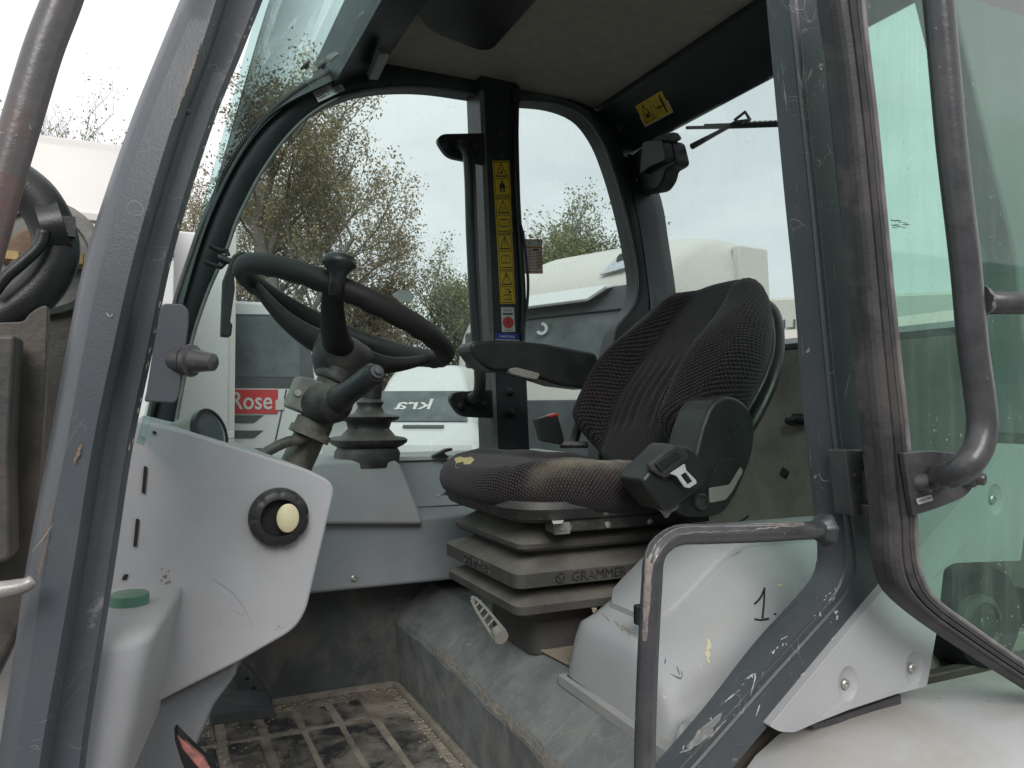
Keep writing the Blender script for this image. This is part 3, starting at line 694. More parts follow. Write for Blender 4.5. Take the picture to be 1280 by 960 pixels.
# dark strip along the far edge, painted in for the mirror-arm and pillar reflection
mb = MB(); ed = [(.0, 1.93), (.02, 1.905)]
mk('windscreen_reflection_band', MB().loft([[(p[0]+.002, 1.925, p[1]-.001) for p in pr], [(p[0]+.002, 1.895, p[1]-.001) for p in pr]]), M['vdark'], LO, ang=180)
# side window glass (front far, rear far)
def pane(name, px, Y, m, **k):
    P = [PY(x, y, Y) for x, y in px]; return mk(name, MB().prism(P, (0, .006, 0)), m, LO, ang=0, **k)
pane('side_window', [(214, 577), (230, 470), (250, 380), (275, 318), (300, 250), (350, 170), (420, 114), (470, 100), (606, 105), (620, 577)], YF+.03, M['g_side'])
pane('side_window', [(640, 577), (632, 100), (700, 120), (740, 140), (770, 190), (800, 300), (806, 380), (780, 420), (770, 577)], YF+.03, M['g_side'])
P = [PR(x, y) for x, y in [(786, 178), (1010, 60), (1020, 429), (832, 433)]]
# widen towards the near side
P = [V3((1.32, 1.95, 2.60)), V3((1.32, .78, 2.60)), V3((1.32, .78, 2.60))+RD*.62, V3((1.32, 1.95, 2.60))+RD*.62]
mk('rear_window', MB().prism(P, RN*.006), M['g_rear'], LO, ang=0)
zr = PR(1000, 428).z; xr = PR(1000, 428).x
mb = MB().box((xr+.02, 1.35, zr-.008), (.05, 1.2, .016)); mk('rear_window_seal', mb, M['rubber'], LO, bevel=.003)
# mirrored lettering on the outside of the rear glass
# ---- rear wall lining
mb = MB().prism([(xr-.004, 1.95, zr-.016), (xr-.004, .72, zr-.016), (xr-.03, .72, ZP-.02), (xr-.03, 1.95, ZP-.02)], (.05, 0, 0)); rw = mk('rear_wall', mb, M['rearwall'], LO, bevel=.004, label='dusty brown grey lining below the rear window')
def PXW(x, y): return PX(x, y, xr-.012)
p = PXW(983, 591); mk('wall_plug', MB().box(p, (.02, .025, .022), Matrix.Rotation(.5, 3, 'X')), M['black'], rw, bevel=.003)
p = PXW(1000, 526); mk('coat_hook', MB().tube([p+V3((0, .03, -.003)), p+V3((-.02, .02, 0)), p+V3((-.025, -.01, .002)), p+V3((-.01, -.04, 0))], .01, 8).box(p+V3((-.004, -.01, .012)), (.02, .05, .014)), M['black'], rw, bevel=.002)
# rear wiper outside, motor housing inside
def PRo(x, y, off): return PR(x, y)+RN*off*(1 if RN.x > 0 else -1)
mb = MB(); mb.tube([PRo(848, 161, .03), PRo(905, 160, .03), (PRo(985, 157, .03))], .005, 6); mb.tube([PRo(868, 158, .036), PRo(900, 157, .036), PRo(985, 153.5, .036)], .0035, 6)
wip = mk('rear_wiper', mb, M['black'], LO, ang=180)
mb = MB(); mb.tube([PRo(858, 184, .02), PRo(884, 168, .032), PRo(905, 155, .04), PRo(922, 152, .04)], [.009, .006, .006, .004], 8); mb.tube([PRo(902, 152, .045), PRo(913, 142, .05), PRo(921, 152, .045)], .004, 6)
mk('wiper_arm', mb, M['greycast'], wip, ang=180)
mb = MB(); 
for i in range(9): mb.box(PRo(918+i*6.5, 155-.22*i, .037), (.012, .009, .004))
mk('wiper_clip', mb, M['bolt'], wip, kind='stuff')
mot = [(788, 210, 3), (818, 186, 5), (834, 178, 4), (855, 178, 6), (862, 207, 6), (848, 215, 3), (845, 228, 6), (836, 240, 6), (822, 242, 6), (800, 245, 6)]
P = [PR(x, y)-V3((.045, 0, 0)) for x, y in rpoly(mot, 0)]
wm = mk('wiper_motor', MB().prism(P, (.05, .0, .0)), M['black'], LO, bevel=.008, seg=3)
mk('motor_cover', MB().prism([PR(x, y)-V3((.075, 0, 0)) for x, y in rpoly([(830, 182), (855, 179), (860, 204), (840, 212), (826, 222)], 5)], (.03, 0, 0)), M['black'], wm, bevel=.008, seg=3)
mk('motor_bracket', MB().prism([PR(x, y)-V3((.02, 0, 0)) for x, y in rpoly([(806, 190), (828, 172), (850, 166), (856, 174), (830, 190), (812, 196)], 3)], (.012, 0, 0)), M['greycast'], wm, bevel=.002)
for (x, y) in ((815, 227), (805, 199), (824, 188)):
    mk('motor_screw', MB().lathe(PR(x, y)-V3((.052, 0, 0)), (-1, 0, 0), [(.007, -.008), (.008, .0), (.008, .004), (.004, .006)], 10), M['black'], wm)
# ---- grab bar on the far pillar
mb = MB(); mb.tube([PY(x, y, Y) for x, y, Y in [(572, 181, YF-.06), (583, 186, YF-.10), (587, 210, YF-.11), (590, 300, YF-.11), (596, 420, YF-.11), (600, 470, YF-.11), (598, 492, YF-.10), (586, 500, YF-.06)]], .0155, 14, samples=40)
gb = mk('grab_bar', mb, M['black'], LO, ang=180)
for pts in ([(546, 175, 8), (552, 167, 8), (606, 166, 2), (607, 205, 2), (560, 196, 10)], [(561, 500, 9), (566, 490, 9), (616, 487, 3), (617, 523, 3), (575, 521, 10)]):
    P = [PY(x, y, YF-.06) for x, y in rpoly(pts, 0)]; mt = mk('mounting_plate', MB().prism(P, (0, .02, 0)), M['black'], gb, bevel=.004)
for (x, y) in ((557, 182), (592, 182), (576, 508), (603, 506)):
    mk('mounting_bolt', MB().lathe(PY(x, y, YF-.06), (0, -1, 0), [(.010, -.002), (.010, .004), (.007, .005), (.007, .011), (.004, .012)], 10), M['black'], gb)
# inspection label on the far rear pane (handwritten)
q = quadprint('s', [(653, 299), (677.5, 299.5), (679.5, 342.5), (654, 342)], YF+.028); q.rect(0, 0, 1, 1, 0, 0); q.rect(.03, .8, .97, .97, 3)
q.text('rr', .35, .885, .16, 1, bold=True); q.rect(.78, .84, .9, .87, 1); q.circ(.84, .93, .05, 1, ry=.03); q.rect(.0, .74, 1, .79, 2); q.line([(.02, .01), (.98, .01), (.98, .99), (.02, .99)], .03, 2, True, l=3)
for i in range(8): q.line([(.03, .66-i*.085), (.97, .66-i*.085)], .022, 2)
for x in (.35, .72): q.line([(x, .03), (x, .74)], .03, 2)
for i in range(6): q.rect(.75, .60-i*.085, .93, .625-i*.085, 1)
q.rect(.5, .68, .8, .72, 1)
mk('inspection_label', q.mb, [M['paper'], M['ink'], M['orange'], M['paper']], LO, ang=0, fix=False, label='white and orange inspection label stuck on the side window')
# torn label remnant on front far pane
mk('label_remnant', MB().prism([PY(x, y, YF+.026) for x, y in [(490, 368), (500, 362), (512, 364), (519, 371), (514, 378), (500, 377)]], (0, .001, 0)), M['sill'], LO, ang=0)

# ---- windscreen opener handle on far pillar
hb_ = [(279, 350, 3), (291, 318, 4), (304, 313, 5), (311, 318, 3), (304, 326), (293, 345), (294, 360), (288, 402, 2), (291, 406, 2), (289, 421, 4), (276, 420, 3), (277, 395)]
hd = slab('window_latch', hb_, YF-.10, YF-.065, M['black'], LO, bevel=.004)
mb = MB(); mb.tube([PY(x, y, YF-.05) for x, y in [(262, 307), (272, 312), (284, 314), (285, 320)]], .006, 8); mb.tube([PY(x, y, YF-.05) for x, y in [(256, 327), (266, 331), (276, 334), (283, 326)]], .006, 8)
mb.tube([PY(274, 322, YF-.05), PY(285, 326, YF-.06), PY(294, 329, YF-.08)], [.01, .008, .009], 10)
mk('latch_bracket', mb, M['black'], hd, ang=60)

# ---- steering column, wheel
WC = PY(432.7, 393.5, 1.325); ph = math.radians(22.6); ro = math.radians(.4)
wa = V3((math.cos(ph), 0, -math.sin(ph))); wn0 = V3((math.sin(ph), 0, math.cos(ph)))
wb = V3((0, 1, 0))*math.cos(ro)+wn0*math.sin(ro); wn = wa.cross(wb).normalized()
if wn.z < 0: wn = -wn
RW = .1835
mb = MB(); nr, nt_ = 64, 14; rings_ = []
vs, fs = [], []
for i in range(nr):
    a = 2*math.pi*i/nr; d = wa*math.cos(a)+wb*math.sin(a)
    for j in range(nt_):
        b = 2*math.pi*j/nt_; rr_ = .0162
        # finger grips on the underside
        u = rr_*math.cos(b); w = rr_*1.08*math.sin(b)
        if math.sin(b) < -.3: w += .0015*math.cos(a*26)
        vs.append(WC+d*(RW+u)+wn*w)
for i in range(nr):
    for j in range(nt_): fs.append((i*nt_+j, ((i+1) % nr)*nt_+j, ((i+1) % nr)*nt_+(j+1) % nt_, i*nt_+(j+1) % nt_))
mb.add(vs, fs); sw = mk('steering_wheel', mb, M['wheelblack'], LO, ang=180, label='black three-spoke steering wheel with spinner knob')
HC = PY(430, 441, 1.31)     # hub
def spoke(px, py, Yr, w0=.030, w1=.016):
    # end on the rim: nearest rim point to a pixel
    best = min(range(720), key=lambda k: sum((a-b)**2 for a, b in zip(projp(WC+(wa*math.cos(k*math.pi/360)+wb*math.sin(k*math.pi/360))*RW)[:2], (px, py)))+ (0 if Yr is None else 4000*abs((WC+(wa*math.cos(k*math.pi/360)+wb*math.sin(k*math.pi/360))*RW).y-Yr)))
    e = WC+(wa*math.cos(best*math.pi/360)+wb*math.sin(best*math.pi/360))*RW*.99
    d = (e-HC); side = d.cross(wn).normalized(); ns = 12; R = []
    for i in range(ns+1):
        t = i/ns; c = HC+(e-HC)*t-wn*(.018*math.sin(t*math.pi)) ; w = w0+(w1-w0)*t; h = .016*(1-t)+.009
        R.append([c+side*w*math.cos(a)*abs(math.cos(a))**-.3+wn*h*math.sin(a) if abs(math.cos(a)) > .01 else c+wn*h*math.sin(a) for a in [2*math.pi*k/14+.01 for k in range(14)]])
    return MB().rings(R)
def projp(P): q_ = V3(P)-CAM; d = q_.dot(FW); return (640+FPX*q_.dot(RT)/d, 480-FPX*q_.dot(UP)/d, d)
for (x, y, Yr) in ((312, 348, 1.42), (545, 450, 1.40), (412, 362, 1.115)):
    mk('spoke', spoke(x, y, Yr), M['wheelblack'], sw, ang=60)
mk('hub', MB().lathe(HC, wn, [(.020, -.055), (.032, -.05), (.046, -.03), (.052, -.008), (.050, .012), (.040, .022), (.02, .027)], 24), M['blackdust'], sw, ang=60)
# spinner knob on the near rim
e = PY(424, 349, 1.13)
KN = PY(427, 332, 1.13)
mk('spinner_knob', MB().lathe(PY(421, 352, 1.13), (.12, 0, 1), [(.010, -.02), (.012, 0), (.013, .010), (.018, .018), (.0245, .024), (.0255, .030), (.022, .037), (.014, .041), (.004, .042)], 24), M['black'], sw, ang=180)
# column
cb0 = PY(362, 600, 1.30); ct = PY(420, 472, 1.30)
mb = MB(); mb.tube([cb0, cb0.lerp(ct, .4), cb0.lerp(ct, .41), cb0.lerp(ct, .97)], [.026, .026, .028, .028], 18); colm = mk('steering_column', mb, M['grease'], LO, ang=40)
mb = MB(); ax = (ct-cb0).normalized()
mb.lathe(ct, ax, [(.034, -.008), (.036, .0), (.033, .006), (.036, .012), (.033, .018), (.038, .024), (.036, .034)], 22); mk('column_boot', mb, M['blackdust'], colm, ang=60)
blk = [(374, 470, 3), (388, 472), (410, 480, 3), (400, 520, 4), (392, 521), (359, 508, 5), (362, 500)]
P = [PY(x, y, 1.245) for x, y in rpoly(blk, 0)]; cl_ = mk('clamp_block', MB().prism(P, (0, .05, 0)), M['greycast'], colm, bevel=.004)
mk('clamp_screw', MB().lathe(PY(372, 491, 1.244), (0, -1, 0), [(.0055, -.003), (.0055, .003), (.003, .003)], 10), M['bolt'], cl_)
# indicator stalk
jt = PY(413, 504, 1.235)
mb = MB().lathe(jt, (.55, -.8, .0), [(.030, -.04), (.033, -.02), (.034, 0), (.030, .018), (.020, .030), (.006, .034)], 22); mk('stalk_joint', mb, M['blackdust'], colm, ang=60)
a = PY(420, 502, 1.22); b = PY(472, 464, 1.08)
mb = MB(); dd = (b-a); mb.lathe(a, dd, [(.022, 0), (.0215, dd.length*.15), (.0185, dd.length*.3), (.0178, dd.length*.32)]+[(.0178-.0009*(i_ % 2), dd.length*(.36+.022*i_)) for i_ in range(20)]+[(.0178, dd.length*.82), (.0170, dd.length*.9), (.0130, dd.length*.96)], 24)
stk = mk('indicator_stalk', mb, M['black'], colm, ang=50)
mk('stalk_button', MB().lathe(b-dd.normalized()*.004, dd, [(.010, 0), (.010, .004), (.006, .0045), (.006, .009), (.003, .010)], 16), M['vdark'], stk if False else colm)
for i in range(14):
    pass
# hose from the column
mb = MB().tube([PY(x, y, Y) for x, y, Y in [(322, 572, 1.25), (342, 560, 1.25), (360, 552, 1.25), (378, 548, 1.26), (388, 538, 1.27)]], .0085, 10, samples=20); mb.lathe(PY(389, 538, 1.27), ax, [(.034, -.012), (.034, .0), (.030, .001), (.030, .016)], 18)
mk('column_hose', mb, M['grease'], colm, ang=60)
# joystick lever with double bellows
def rring(c, h, w, z, p=3.5, n=28):
    return [V3((c.x+h*math.copysign(abs(math.cos(a))**(2/p), math.cos(a)), c.y+w*math.copysign(abs(math.sin(a))**(2/p), math.sin(a)), z)) for a in [2*math.pi*k/n for k in range(n)]]
jc = PY(458, 574, 1.80); d_ = 1.70
def zz(y): return 1.8+(510-y)/FPX*1.80
R = []
for (y, w) in ((584, .068), (566, .070), (560, .064), (557, .074), (553, .083), (549.5, .084), (547, .078), (545, .058), (536, .046), (528, .050), (524, .066), (521, .068), (519, .060), (517, .035), (512, .030), (508, .026), (503, .031), (500, .026), (496, .020), (480, .016)):
    R.append(rring(jc+V3(((584-y)*.0001, 0, 0)), w*1.045, w*.98, zz(y), 3.2 if y > 540 else 2.3))
mb = MB().rings(R); jb = mk('lever_bellows', mb, M['blackdust'], LO, ang=60)
mb = MB().tube([V3((jc.x+.01, jc.y, zz(500))), V3((jc.x+.012, jc.y-.005, zz(470))), V3((jc.x+.01, jc.y-.01, zz(440))), V3((jc.x+.005, jc.y-.01, zz(425)))], [.024, .026, .022, .018], 16, samples=14); mk('joystick_grip', mb, M['blackdust'], jb, ang=60)

# ---- steering console (near left)
con = [(150, 548), (172, 524, 4), (230, 538), (383, 586, 8), (412, 600, 10), (419, 612, 10), (383, 765, 14), (368, 788, 16), (300, 827), (216, 869), (187, 884, 8), (168, 905, 10), (160, 935), (150, 1010), (60, 1010)]
cs = slab('steering_console', con, .95, 1.52, M['lg'], LO, bevel=.014, seg=4, label='light grey plastic steering console with round knob')
for pts in ([(180, 582), (184.5, 584), (181.5, 618), (177, 616)], [(170, 648), (174.5, 649), (171, 684), (166.5, 683)], [(155, 718), (161, 718), (158, 725), (152, 725)], [(191, 538), (196, 540), (195, 543.5), (190.5, 542)]):
    P = [PY(x, y, .9475) for x, y in rpoly(pts, 1.6)]; mk('vent_slot', MB().prism(P, (0, .0005, 0)), M['void'], cs, ang=0)
# lower leg of the console
leg = [(150, 896), (187, 884), (300, 825), (296, 845), (268, 884), (246, 935), (236, 1000), (140, 1000)]
slab('console_leg', leg, 1.02, 1.45, M['mg'], cs, bevel=.01)
# washer tank in front of it with green cap
tk = [(60, 712), (120, 700), (146, 704), (212, 712, 8), (205, 745), (190, 790), (176, 850), (165, 905), (155, 1010), (60, 1010)]
# body with ledge: top plane z from px(180,750)
zt = PY(185, 800, .83).z+.0; 
y0, y1 = .80, .955
tx = lambda x, y: PY(x, y, .80).x
def tring(z, xr_, yn): 
    return [V3((x, y, z)) for x, y in rpoly([(-.10, .97), (-.10, yn), (xr_, yn, .035), (xr_+.035, .97)], 0, 6)]
R = []
for (px, py) in ((146, 1010), (156, 950), (168, 905), (178, 850), (187, 812), (189, 804), (188, 799), (185, 795.5)):
    p = PY(px, py, .75); R.append(tring(p.z, p.x, .75+{804: .002, 799: .006, 795.5: .012}.get(py, 0)))
p = PY(182, 794, .75); R.append(tring(p.z+.001, p.x-.006, .768))
mb = MB().rings(R); tko = mk('washer_tank', mb, M['lg'], cs, bevel=0, ang=60)
ztop = p.z+.001
def PT(x, y): return PZ(x, y, ztop+.012)
capc = PT(162, 740); mk('green_cap', MB().lathe(V3((capc.x, capc.y, ztop-.002)), (0, 0, 1), [(.018, 0), (.018, .012), (.0165, .0135), (.008, .0135)], 28), M['green'], cs, ang=40)
# slope between ledge and console: shoulder
# big knob
kc = PY(348, 646, .948); ax = V3((0, -1, 0)); ns = 64; R = []
def scal(a, amt): return 1-amt*max(0, math.cos(a*8))**6
for (r_, h, am) in ((.0345, 0, 0), (.0345, .006, .03), (.033, .012, .10), (.029, .015, .07), (.0225, .0155, 0), (.0215, .014, 0), (.0213, .003, 0)):
    R.append([kc+V3((math.cos(a)*r_*scal(a, am), -h, math.sin(a)*r_*scal(a, am))) for a in [2*math.pi*k/ns for k in range(ns)]])
kb = mk('adjuster_knob', MB().rings(R, caps=False), M['black'], cs, ang=50, label='round black knob with a cream coloured insert')
mk('knob_recess', MB().lathe(kc, ax, [(.0212, .0005), (.021, .002)], 24), M['void'], kb)
R = []
for (r_, h) in ((.0125, .001), (.0145, .012), (.0150, .0165), (.0135, .018)):
    R.append([kc+V3((.0085+math.cos(a)*r_*.86, -h, .0+math.sin(a)*r_*1.12)) for a in [2*math.pi*k/28 for k in range(28)]])
mk('knob_insert', MB().rings(R), M['cream'], kb, ang=50)
def mark(name, pts, w, f, m, parent, n=14, ragged=.5):
    P = rs([np.array(p, float) for p in pts], n); a, b = [], []
    for i, p in enumerate(P):
        q0 = P[max(0, i-1)]; q1 = P[min(n-1, i+1)]; dx, dy = q1[0]-q0[0], q1[1]-q0[1]; l_ = math.hypot(dx, dy) or 1
        w_ = w*math.sin(math.pi*min(.97, max(.03, i/(n-1))))**.5*(1+rnd.uniform(-ragged, ragged))
        a.append(f(p[0]-dy/l_*w_, p[1]+dx/l_*w_)); b.append(f(p[0]+dy/l_*w_, p[1]-dx/l_*w_))
    return mk(name, MB().loft([a, b]), m, parent, ang=180)
cf = lambda x, y: PY(x, y, .9493)
for pts, w in (([(262, 722), (290, 740), (308, 765), (317, 788)], .5), ([(330, 640), (326, 668), (322, 690)], .35)): mark('scuff', pts, w, cf, M['mg'], cs)
for pts, w in (([(291, 760), (305, 768)], .8), ([(345, 780), (354, 785)], 1.2), ([(344, 787), (350, 781)], .8), ([(196, 850), (190, 862)], 1.0), ([(252, 812), (256, 822)], .7), ([(240, 702), (236, 708)], .7)): mark('scuff', pts, w, cf, M['sill'], cs, 8)
for i in range(16): 
    x, y = 207+rnd.gauss(0, 3), 727+rnd.gauss(0, 7); mark('dirt_fleck', [(x, y), (x+rnd.uniform(-1, 1), y+rnd.uniform(2, 5))], rnd.uniform(.5, 1.4), cf, M['floor'], cs, 5)
bf = lambda x, y: onsurf(_bt, x, y, .0012)
for pts, w in (([(884, 798), (887, 806), (882, 815)], 2.0), ([(883, 812), (886, 822)], 3.0), ([(884, 822), (887, 829)], 1.6), ([(874, 834), (878, 830)], .8), ([(972, 730), (978, 733)], 1.3)): mark('paint_fleck', pts, w, bf, M['cream'], boxo, 7, .7)
for pts, w in (([(838, 842), (852, 848), (852, 838)], .6), ([(832, 823), (831, 830)], .7), ([(846, 832), (850, 845)], .5)): mark('scuff', pts, w, bf, M['vdark'], boxo, 8)
for i in range(12):
    x = rnd.uniform(735, 800); mark('dirt_fleck', [(x, 757+(x-735)*.62+rnd.uniform(-3, 3)), (x+rnd.uniform(3, 9), 760+(x-735)*.62+rnd.uniform(-2, 5))], rnd.uniform(.6, 1.6), bf, M['beige'], boxo, 6, .8)
# gauge cluster on the console top
gc = PY(262, 541, 1.06); ga = V3((.75, -.62, .30)).normalized()
gb_ = mk('gauge_housing', MB().lathe(gc, ga, [(.022, -.09), (.028, -.05), (.031, -.012), (.031, .0), (.028, .003), (.026, .0)], 30), M['greycast'], cs, ang=50)
mk('gauge_glass', MB().lathe(gc, ga, [(.0265, -.001), (.026, .001)], 30), M['midglass'], gb_)
mk('gauge_rim', MB().lathe(gc, ga, [(.0315, -.004), (.0315, .004), (.0275, .005), (.0275, -.002)], 30, cap=False), M['black'], gb_)

# ---- pedals
pd = slab('pedal', [(288, 842), (302, 828, 3), (318, 842), (341, 876, 3), (340, 888, 3), (318, 890), (300, 868)], 1.66, 1.70, M['mud'], LO, bevel=.003, label='muddy pedal plate by the far wall')
for i, (x, y) in enumerate(((309, 848), (317, 860), (326, 868))): mk('pedal_hole', MB().lathe(PY(x, y, 1.6595), (0, -1, 0), [(.004, -.001), (.004, .001)], 10), M['void'], pd)
mb = MB().prism([PY(x, y, 1.55) for x, y in [(262, 893), (320, 885), (345, 889), (343, 897), (262, 908)]], (0, .12, 0)); mk('pedal_bracket', mb, M['mud'], LO, bevel=.003)
mb = MB().prism([PY(x, y, .93) for x, y in rpoly([(218, 924, 3), (222, 917, 3), (232, 928), (262, 957), (285, 985), (240, 985), (226, 950)], 0)], (0, .03, 0)); tp = mk('pedal', mb, M['black'], LO, bevel=.003, label='front pedal with a worn red edge')
mb = MB().prism([PY(x, y, .928) for x, y in [(221, 919), (229, 926), (256, 950), (276, 980), (264, 978), (243, 955), (228, 937)]], (0, .012, 0)); mk('pedal_edge', mb, M['pink'], tp, bevel=.002)

# ================================================================ DRIVER SEAT
YC = 1.385
def pad(o, ex, ey, en, A, B, pw, topf, th, nth=96, wfun=None, nin=16, edge=.035, side=None):
    """closed upholstered cushion. ex/ey in-plane, en outward; uv in metres"""
    mb = MB(); uv = []; ringsP = []; 
    prof_ = []
    for i in range(1, nin+1): prof_.append((i/nin, 0))
    vs = []; fs = []
    def outl(a):
        c, s = math.cos(a), math.sin(a); x = A*math.copysign(abs(c)**(2/pw), c); y = B*math.copysign(abs(s)**(2/pw), s)
        if wfun: x, y = wfun(x, y)
        return x, y
    OUT = [outl(2*math.pi*k/nth) for k in range(nth)]
    e = edge
    # rings: top interior, rim arc, bottom
    spec = [(i/nin, 't', 0) for i in range(0, nin+1)]+[(1, 'r', j/7) for j in range(1, 8)]+[(1-.25*j, 'b', 0) for j in range(1, 4)]
    arc = 0; first = True
    for (s_, kind_, q_) in spec:
        for (x, y) in OUT:
            R_ = math.hypot(x, y) or 1; inner = (R_-e)/R_
            if kind_ == 't': k_ = inner*s_; px, py = x*k_, y*k_; h = topf(px, py, s_); ul = R_*k_
            elif kind_ == 'r':
                an = q_*math.pi; k_ = inner+(1-inner)*math.sin(an); px, py = x*k_, y*k_
                ht = topf(x*inner, y*inner, 1); h = (ht-th)/2+ (ht+th)/2*math.cos(an) if False else (ht+(-th))/2+(ht+th)/2*math.cos(an); ul = R_*inner+an/math.pi*(th+e*1.2)
            else: k_ = inner*s_; px, py = x*k_, y*k_; h = -th; ul = R_
            vs.append(V3(o)+ex*px+ey*py+en*h); uv.append((x/R_*ul, y/R_*ul))
    k = len(spec); n = nth
    for i in range(k-1):
        for j in range(n): fs.append((i*n+j, i*n+(j+1) % n, (i+1)*n+(j+1) % n, (i+1)*n+j))
    fs.append([(k-1)*n+j for j in range(n)])
    mb.add(vs, fs); mb.uv = uv; return mb
def sm(a, b, x): t = min(1, max(0, (x-a)/(b-a))); return t*t*(3-2*t)
def set_attr(o, name, fn):
    at = o.data.attributes.new(name, 'FLOAT', 'POINT'); w = WL[o.name]
    at.data.foreach_set('value', [fn(v.co+w) for v in o.data.vertices])
# seat carrier: pan below the cushion
pan = [(560, 598, 3), (575, 612), (600, 622), (650, 632), (720, 636), (800, 632), (846, 630, 3), (846, 655, 3), (800, 655), (720, 661), (660, 661), (625, 650), (590, 636), (572, 618)]
def plan_ring(z, ins, r=.07): return [V3((x, y, z)) for x, y in rpoly([(.545+ins, 1.158+ins, r), (.95, 1.158+ins, .02), (.95, 1.60-ins, .02), (.545+ins, 1.60-ins, r)], 0, 8)]
seat = mk('driver_seat', MB().rings([plan_ring(z, i_, r_) for z, i_, r_ in ((1.598, .05, .06), (1.600, .035, .07), (1.608, .018, .09), (1.626, .010, .10), (1.638, .014, .10))]), M['blackdust'], LO, ang=40, label='black fabric driver seat with torn and dusty cushion')
_pt = tree_of(seat)
for m_, q4 in ((M['beigepl'], [(755, 640), (761, 640), (761, 646), (755, 646)]), (M['beigepl'], [(785, 638), (791, 638), (791, 644), (785, 644)]), (M['paper'], [(690, 651), (705, 650), (703, 654), (692, 655)]), (M['void'], [(806, 640), (815, 639), (815, 644), (806, 645)])):
    P = [onsurf(_pt, x, y, .001) for x, y in q4]; mk('pan_slot', MB().prism(P, (0, .0008, 0)), m_, seat, ang=0)
for i_, x_ in enumerate((.66, .74, .83)):
    mk('pan_bolt', MB().lathe((x_, 1.184, 1.592), (0, -1, 0), [(.006, -.004), (.006, .003), (.003, .004)], 10), M['bolt'], seat)
mk('track_bracket', MB().box((.645, 1.18, 1.592), (.03, .008, .020)).box((.645, 1.176, 1.592), (.012, .004, .008)), M['greycast'], seat, bevel=.001)
mk('wiring', MB().tube([(.90, 1.19, 1.60), (.93, 1.16, 1.575), (.99, 1.15, 1.58), (1.05, 1.17, 1.59)], .003, 6, samples=16), M['black'], seat, ang=180)
# slide rails under the pan
for y_ in (1.20, 1.56): mk('slide_rail', MB().box((.80, y_, 1.594), (.34, .03, .022)), M['blackdust'], seat, bevel=.003)
# cushion
ct_ = V3((.742, YC, 1.676)); tl = math.radians(4)
cex = V3((0, -1, 0)); cey = V3((-math.cos(tl), 0, math.sin(tl))); cen = cex.cross(cey); cen = cen if cen.z > 0 else -cen
def ctop(x, y, s):
    bol = .013*sm(.10, .19, abs(x))*(1-.5*sm(.10, .21, y)); nose = -.018*sm(.13, .235, y); dip = -.012*math.exp(-((y+.05)/.12)**2)*(1-sm(.08, .2, abs(x)))
    seam = -.004*math.exp(-((abs(x)-.135)/.006)**2)
    fold = .002*math.sin(y*60+x*20)*math.exp(-((abs(x)-.16)/.05)**2)
    return .022+bol+nose+dip+seam+fold-.006*s**4
cush = pad(ct_+V3((.010, 0, 0)), cex, cey, cen, .235, .228, 3.0, ctop, .066, nth=110, edge=.035, wfun=lambda x, y: (x*(1-.10*sm(.0, .235, y)), y))
cu_o = mk('seat_cushion', cush, M['fabric'], seat, ang=180, label='seat cushion with dusty bolster and torn corner')
def worn(p):
    # crest of the near bolster, dusty; front corner scuffed
    q_ = projp(p); a = math.exp(-((q_[1]-(590+max(0, q_[0]-700)*-.12+max(0, 640-q_[0])*-.17))/9)**2)*sm(585, 640, q_[0])*(1-sm(740, 860, q_[0]))*(1 if p.y < 1.35 else 0)
    return a
def worn3(p):
    y_ = p.y; x_ = p.x; a = .55*math.exp(-((y_-1.215+.03*math.sin((x_-.5)*7))/(.009+.010*sm(.58, .72, x_)))**2)*sm(.55, .68, x_)*(1-sm(.74, .92, x_))*sm(1.64, 1.67, p.z); return a
set_attr(cu_o, 'worn', worn3)
_ct = tree_of(cu_o)
fo = [(568, 573), (575, 570.5), (581, 572), (589, 571), (593, 574.5), (588, 580), (580, 580.5), (574, 584.5), (569, 585), (570, 579)]
mk('foam_tear', MB().add([onsurf(_ct, x, y, .0012) for x, y in fo]+[onsurf(_ct, 580, 576, .002)], [(i, (i+1) % 10, 10) for i in range(10)]), M['foam'], cu_o, ang=0)
# backrest
bo = V3((1.062, YC, 1.876)); lean = math.radians(32)
bex = V3((0, -1, 0)); bey = V3((math.sin(lean), 0, math.cos(lean))); ben = V3((-math.cos(lean), 0, math.sin(lean)))
def bw(x, y):
    t = (y+.235)/.47; k_ = 1.0-.27*sm(.45, 1.05, t)-.13*(1-sm(0, .30, t)); return x*k_, y
def btop(x, y, s):
    t = (y+.235)/.47; ax_ = abs(x); cr = .135-.055*sm(.45, 1, t)
    bol = (.050*sm(.15, .6, 1-t)+.040)*sm(cr-.015, cr+.030, ax_)*(1-.35*sm(.17, .235, ax_))*(1-sm(.86, 1, t)*.8)
    ple = -.0035*(.5+.5*math.cos(x*2*math.pi/.032))*(1-sm(.10, .125, ax_))*sm(.12, .2, t)*(1-sm(.42, .58, t))*2
    lum = .020*math.exp(-((t-.32)/.22)**2)*(1-sm(.1, .15, ax_))
    seam = -.006*math.exp(-((ax_-cr)/.006)**2)*(1-sm(.85, .95, t))
    return .03+bol+ple+lum+seam-.008*s**4
back = pad(bo, bex, bey, ben, .248, .248, 3.0, btop, .030, nth=128, nin=30, edge=.03, wfun=bw)
bk = mk('backrest', back, M['fabric'], seat, ang=180)
set_attr(bk, 'worn', lambda p: 0.0)
shell = pad(bo-ben*.050+V3((0, 0, -.0)), bex, bey, ben, .224, .244, 2.8, lambda x, y, s: 0.0, .028, nth=80, nin=3, edge=.028, wfun=bw)
sh = mk('backrest_shell', shell, M['black'], seat, ang=60)
lip = pad(bo-ben*.018, bex, bey, ben, .240, .240, 2.5, lambda x, y, s: 0.0, .012, nth=80, nin=2, edge=.01, wfun=bw)
mk('backrest_lip', lip, M['black'], seat, ang=60)
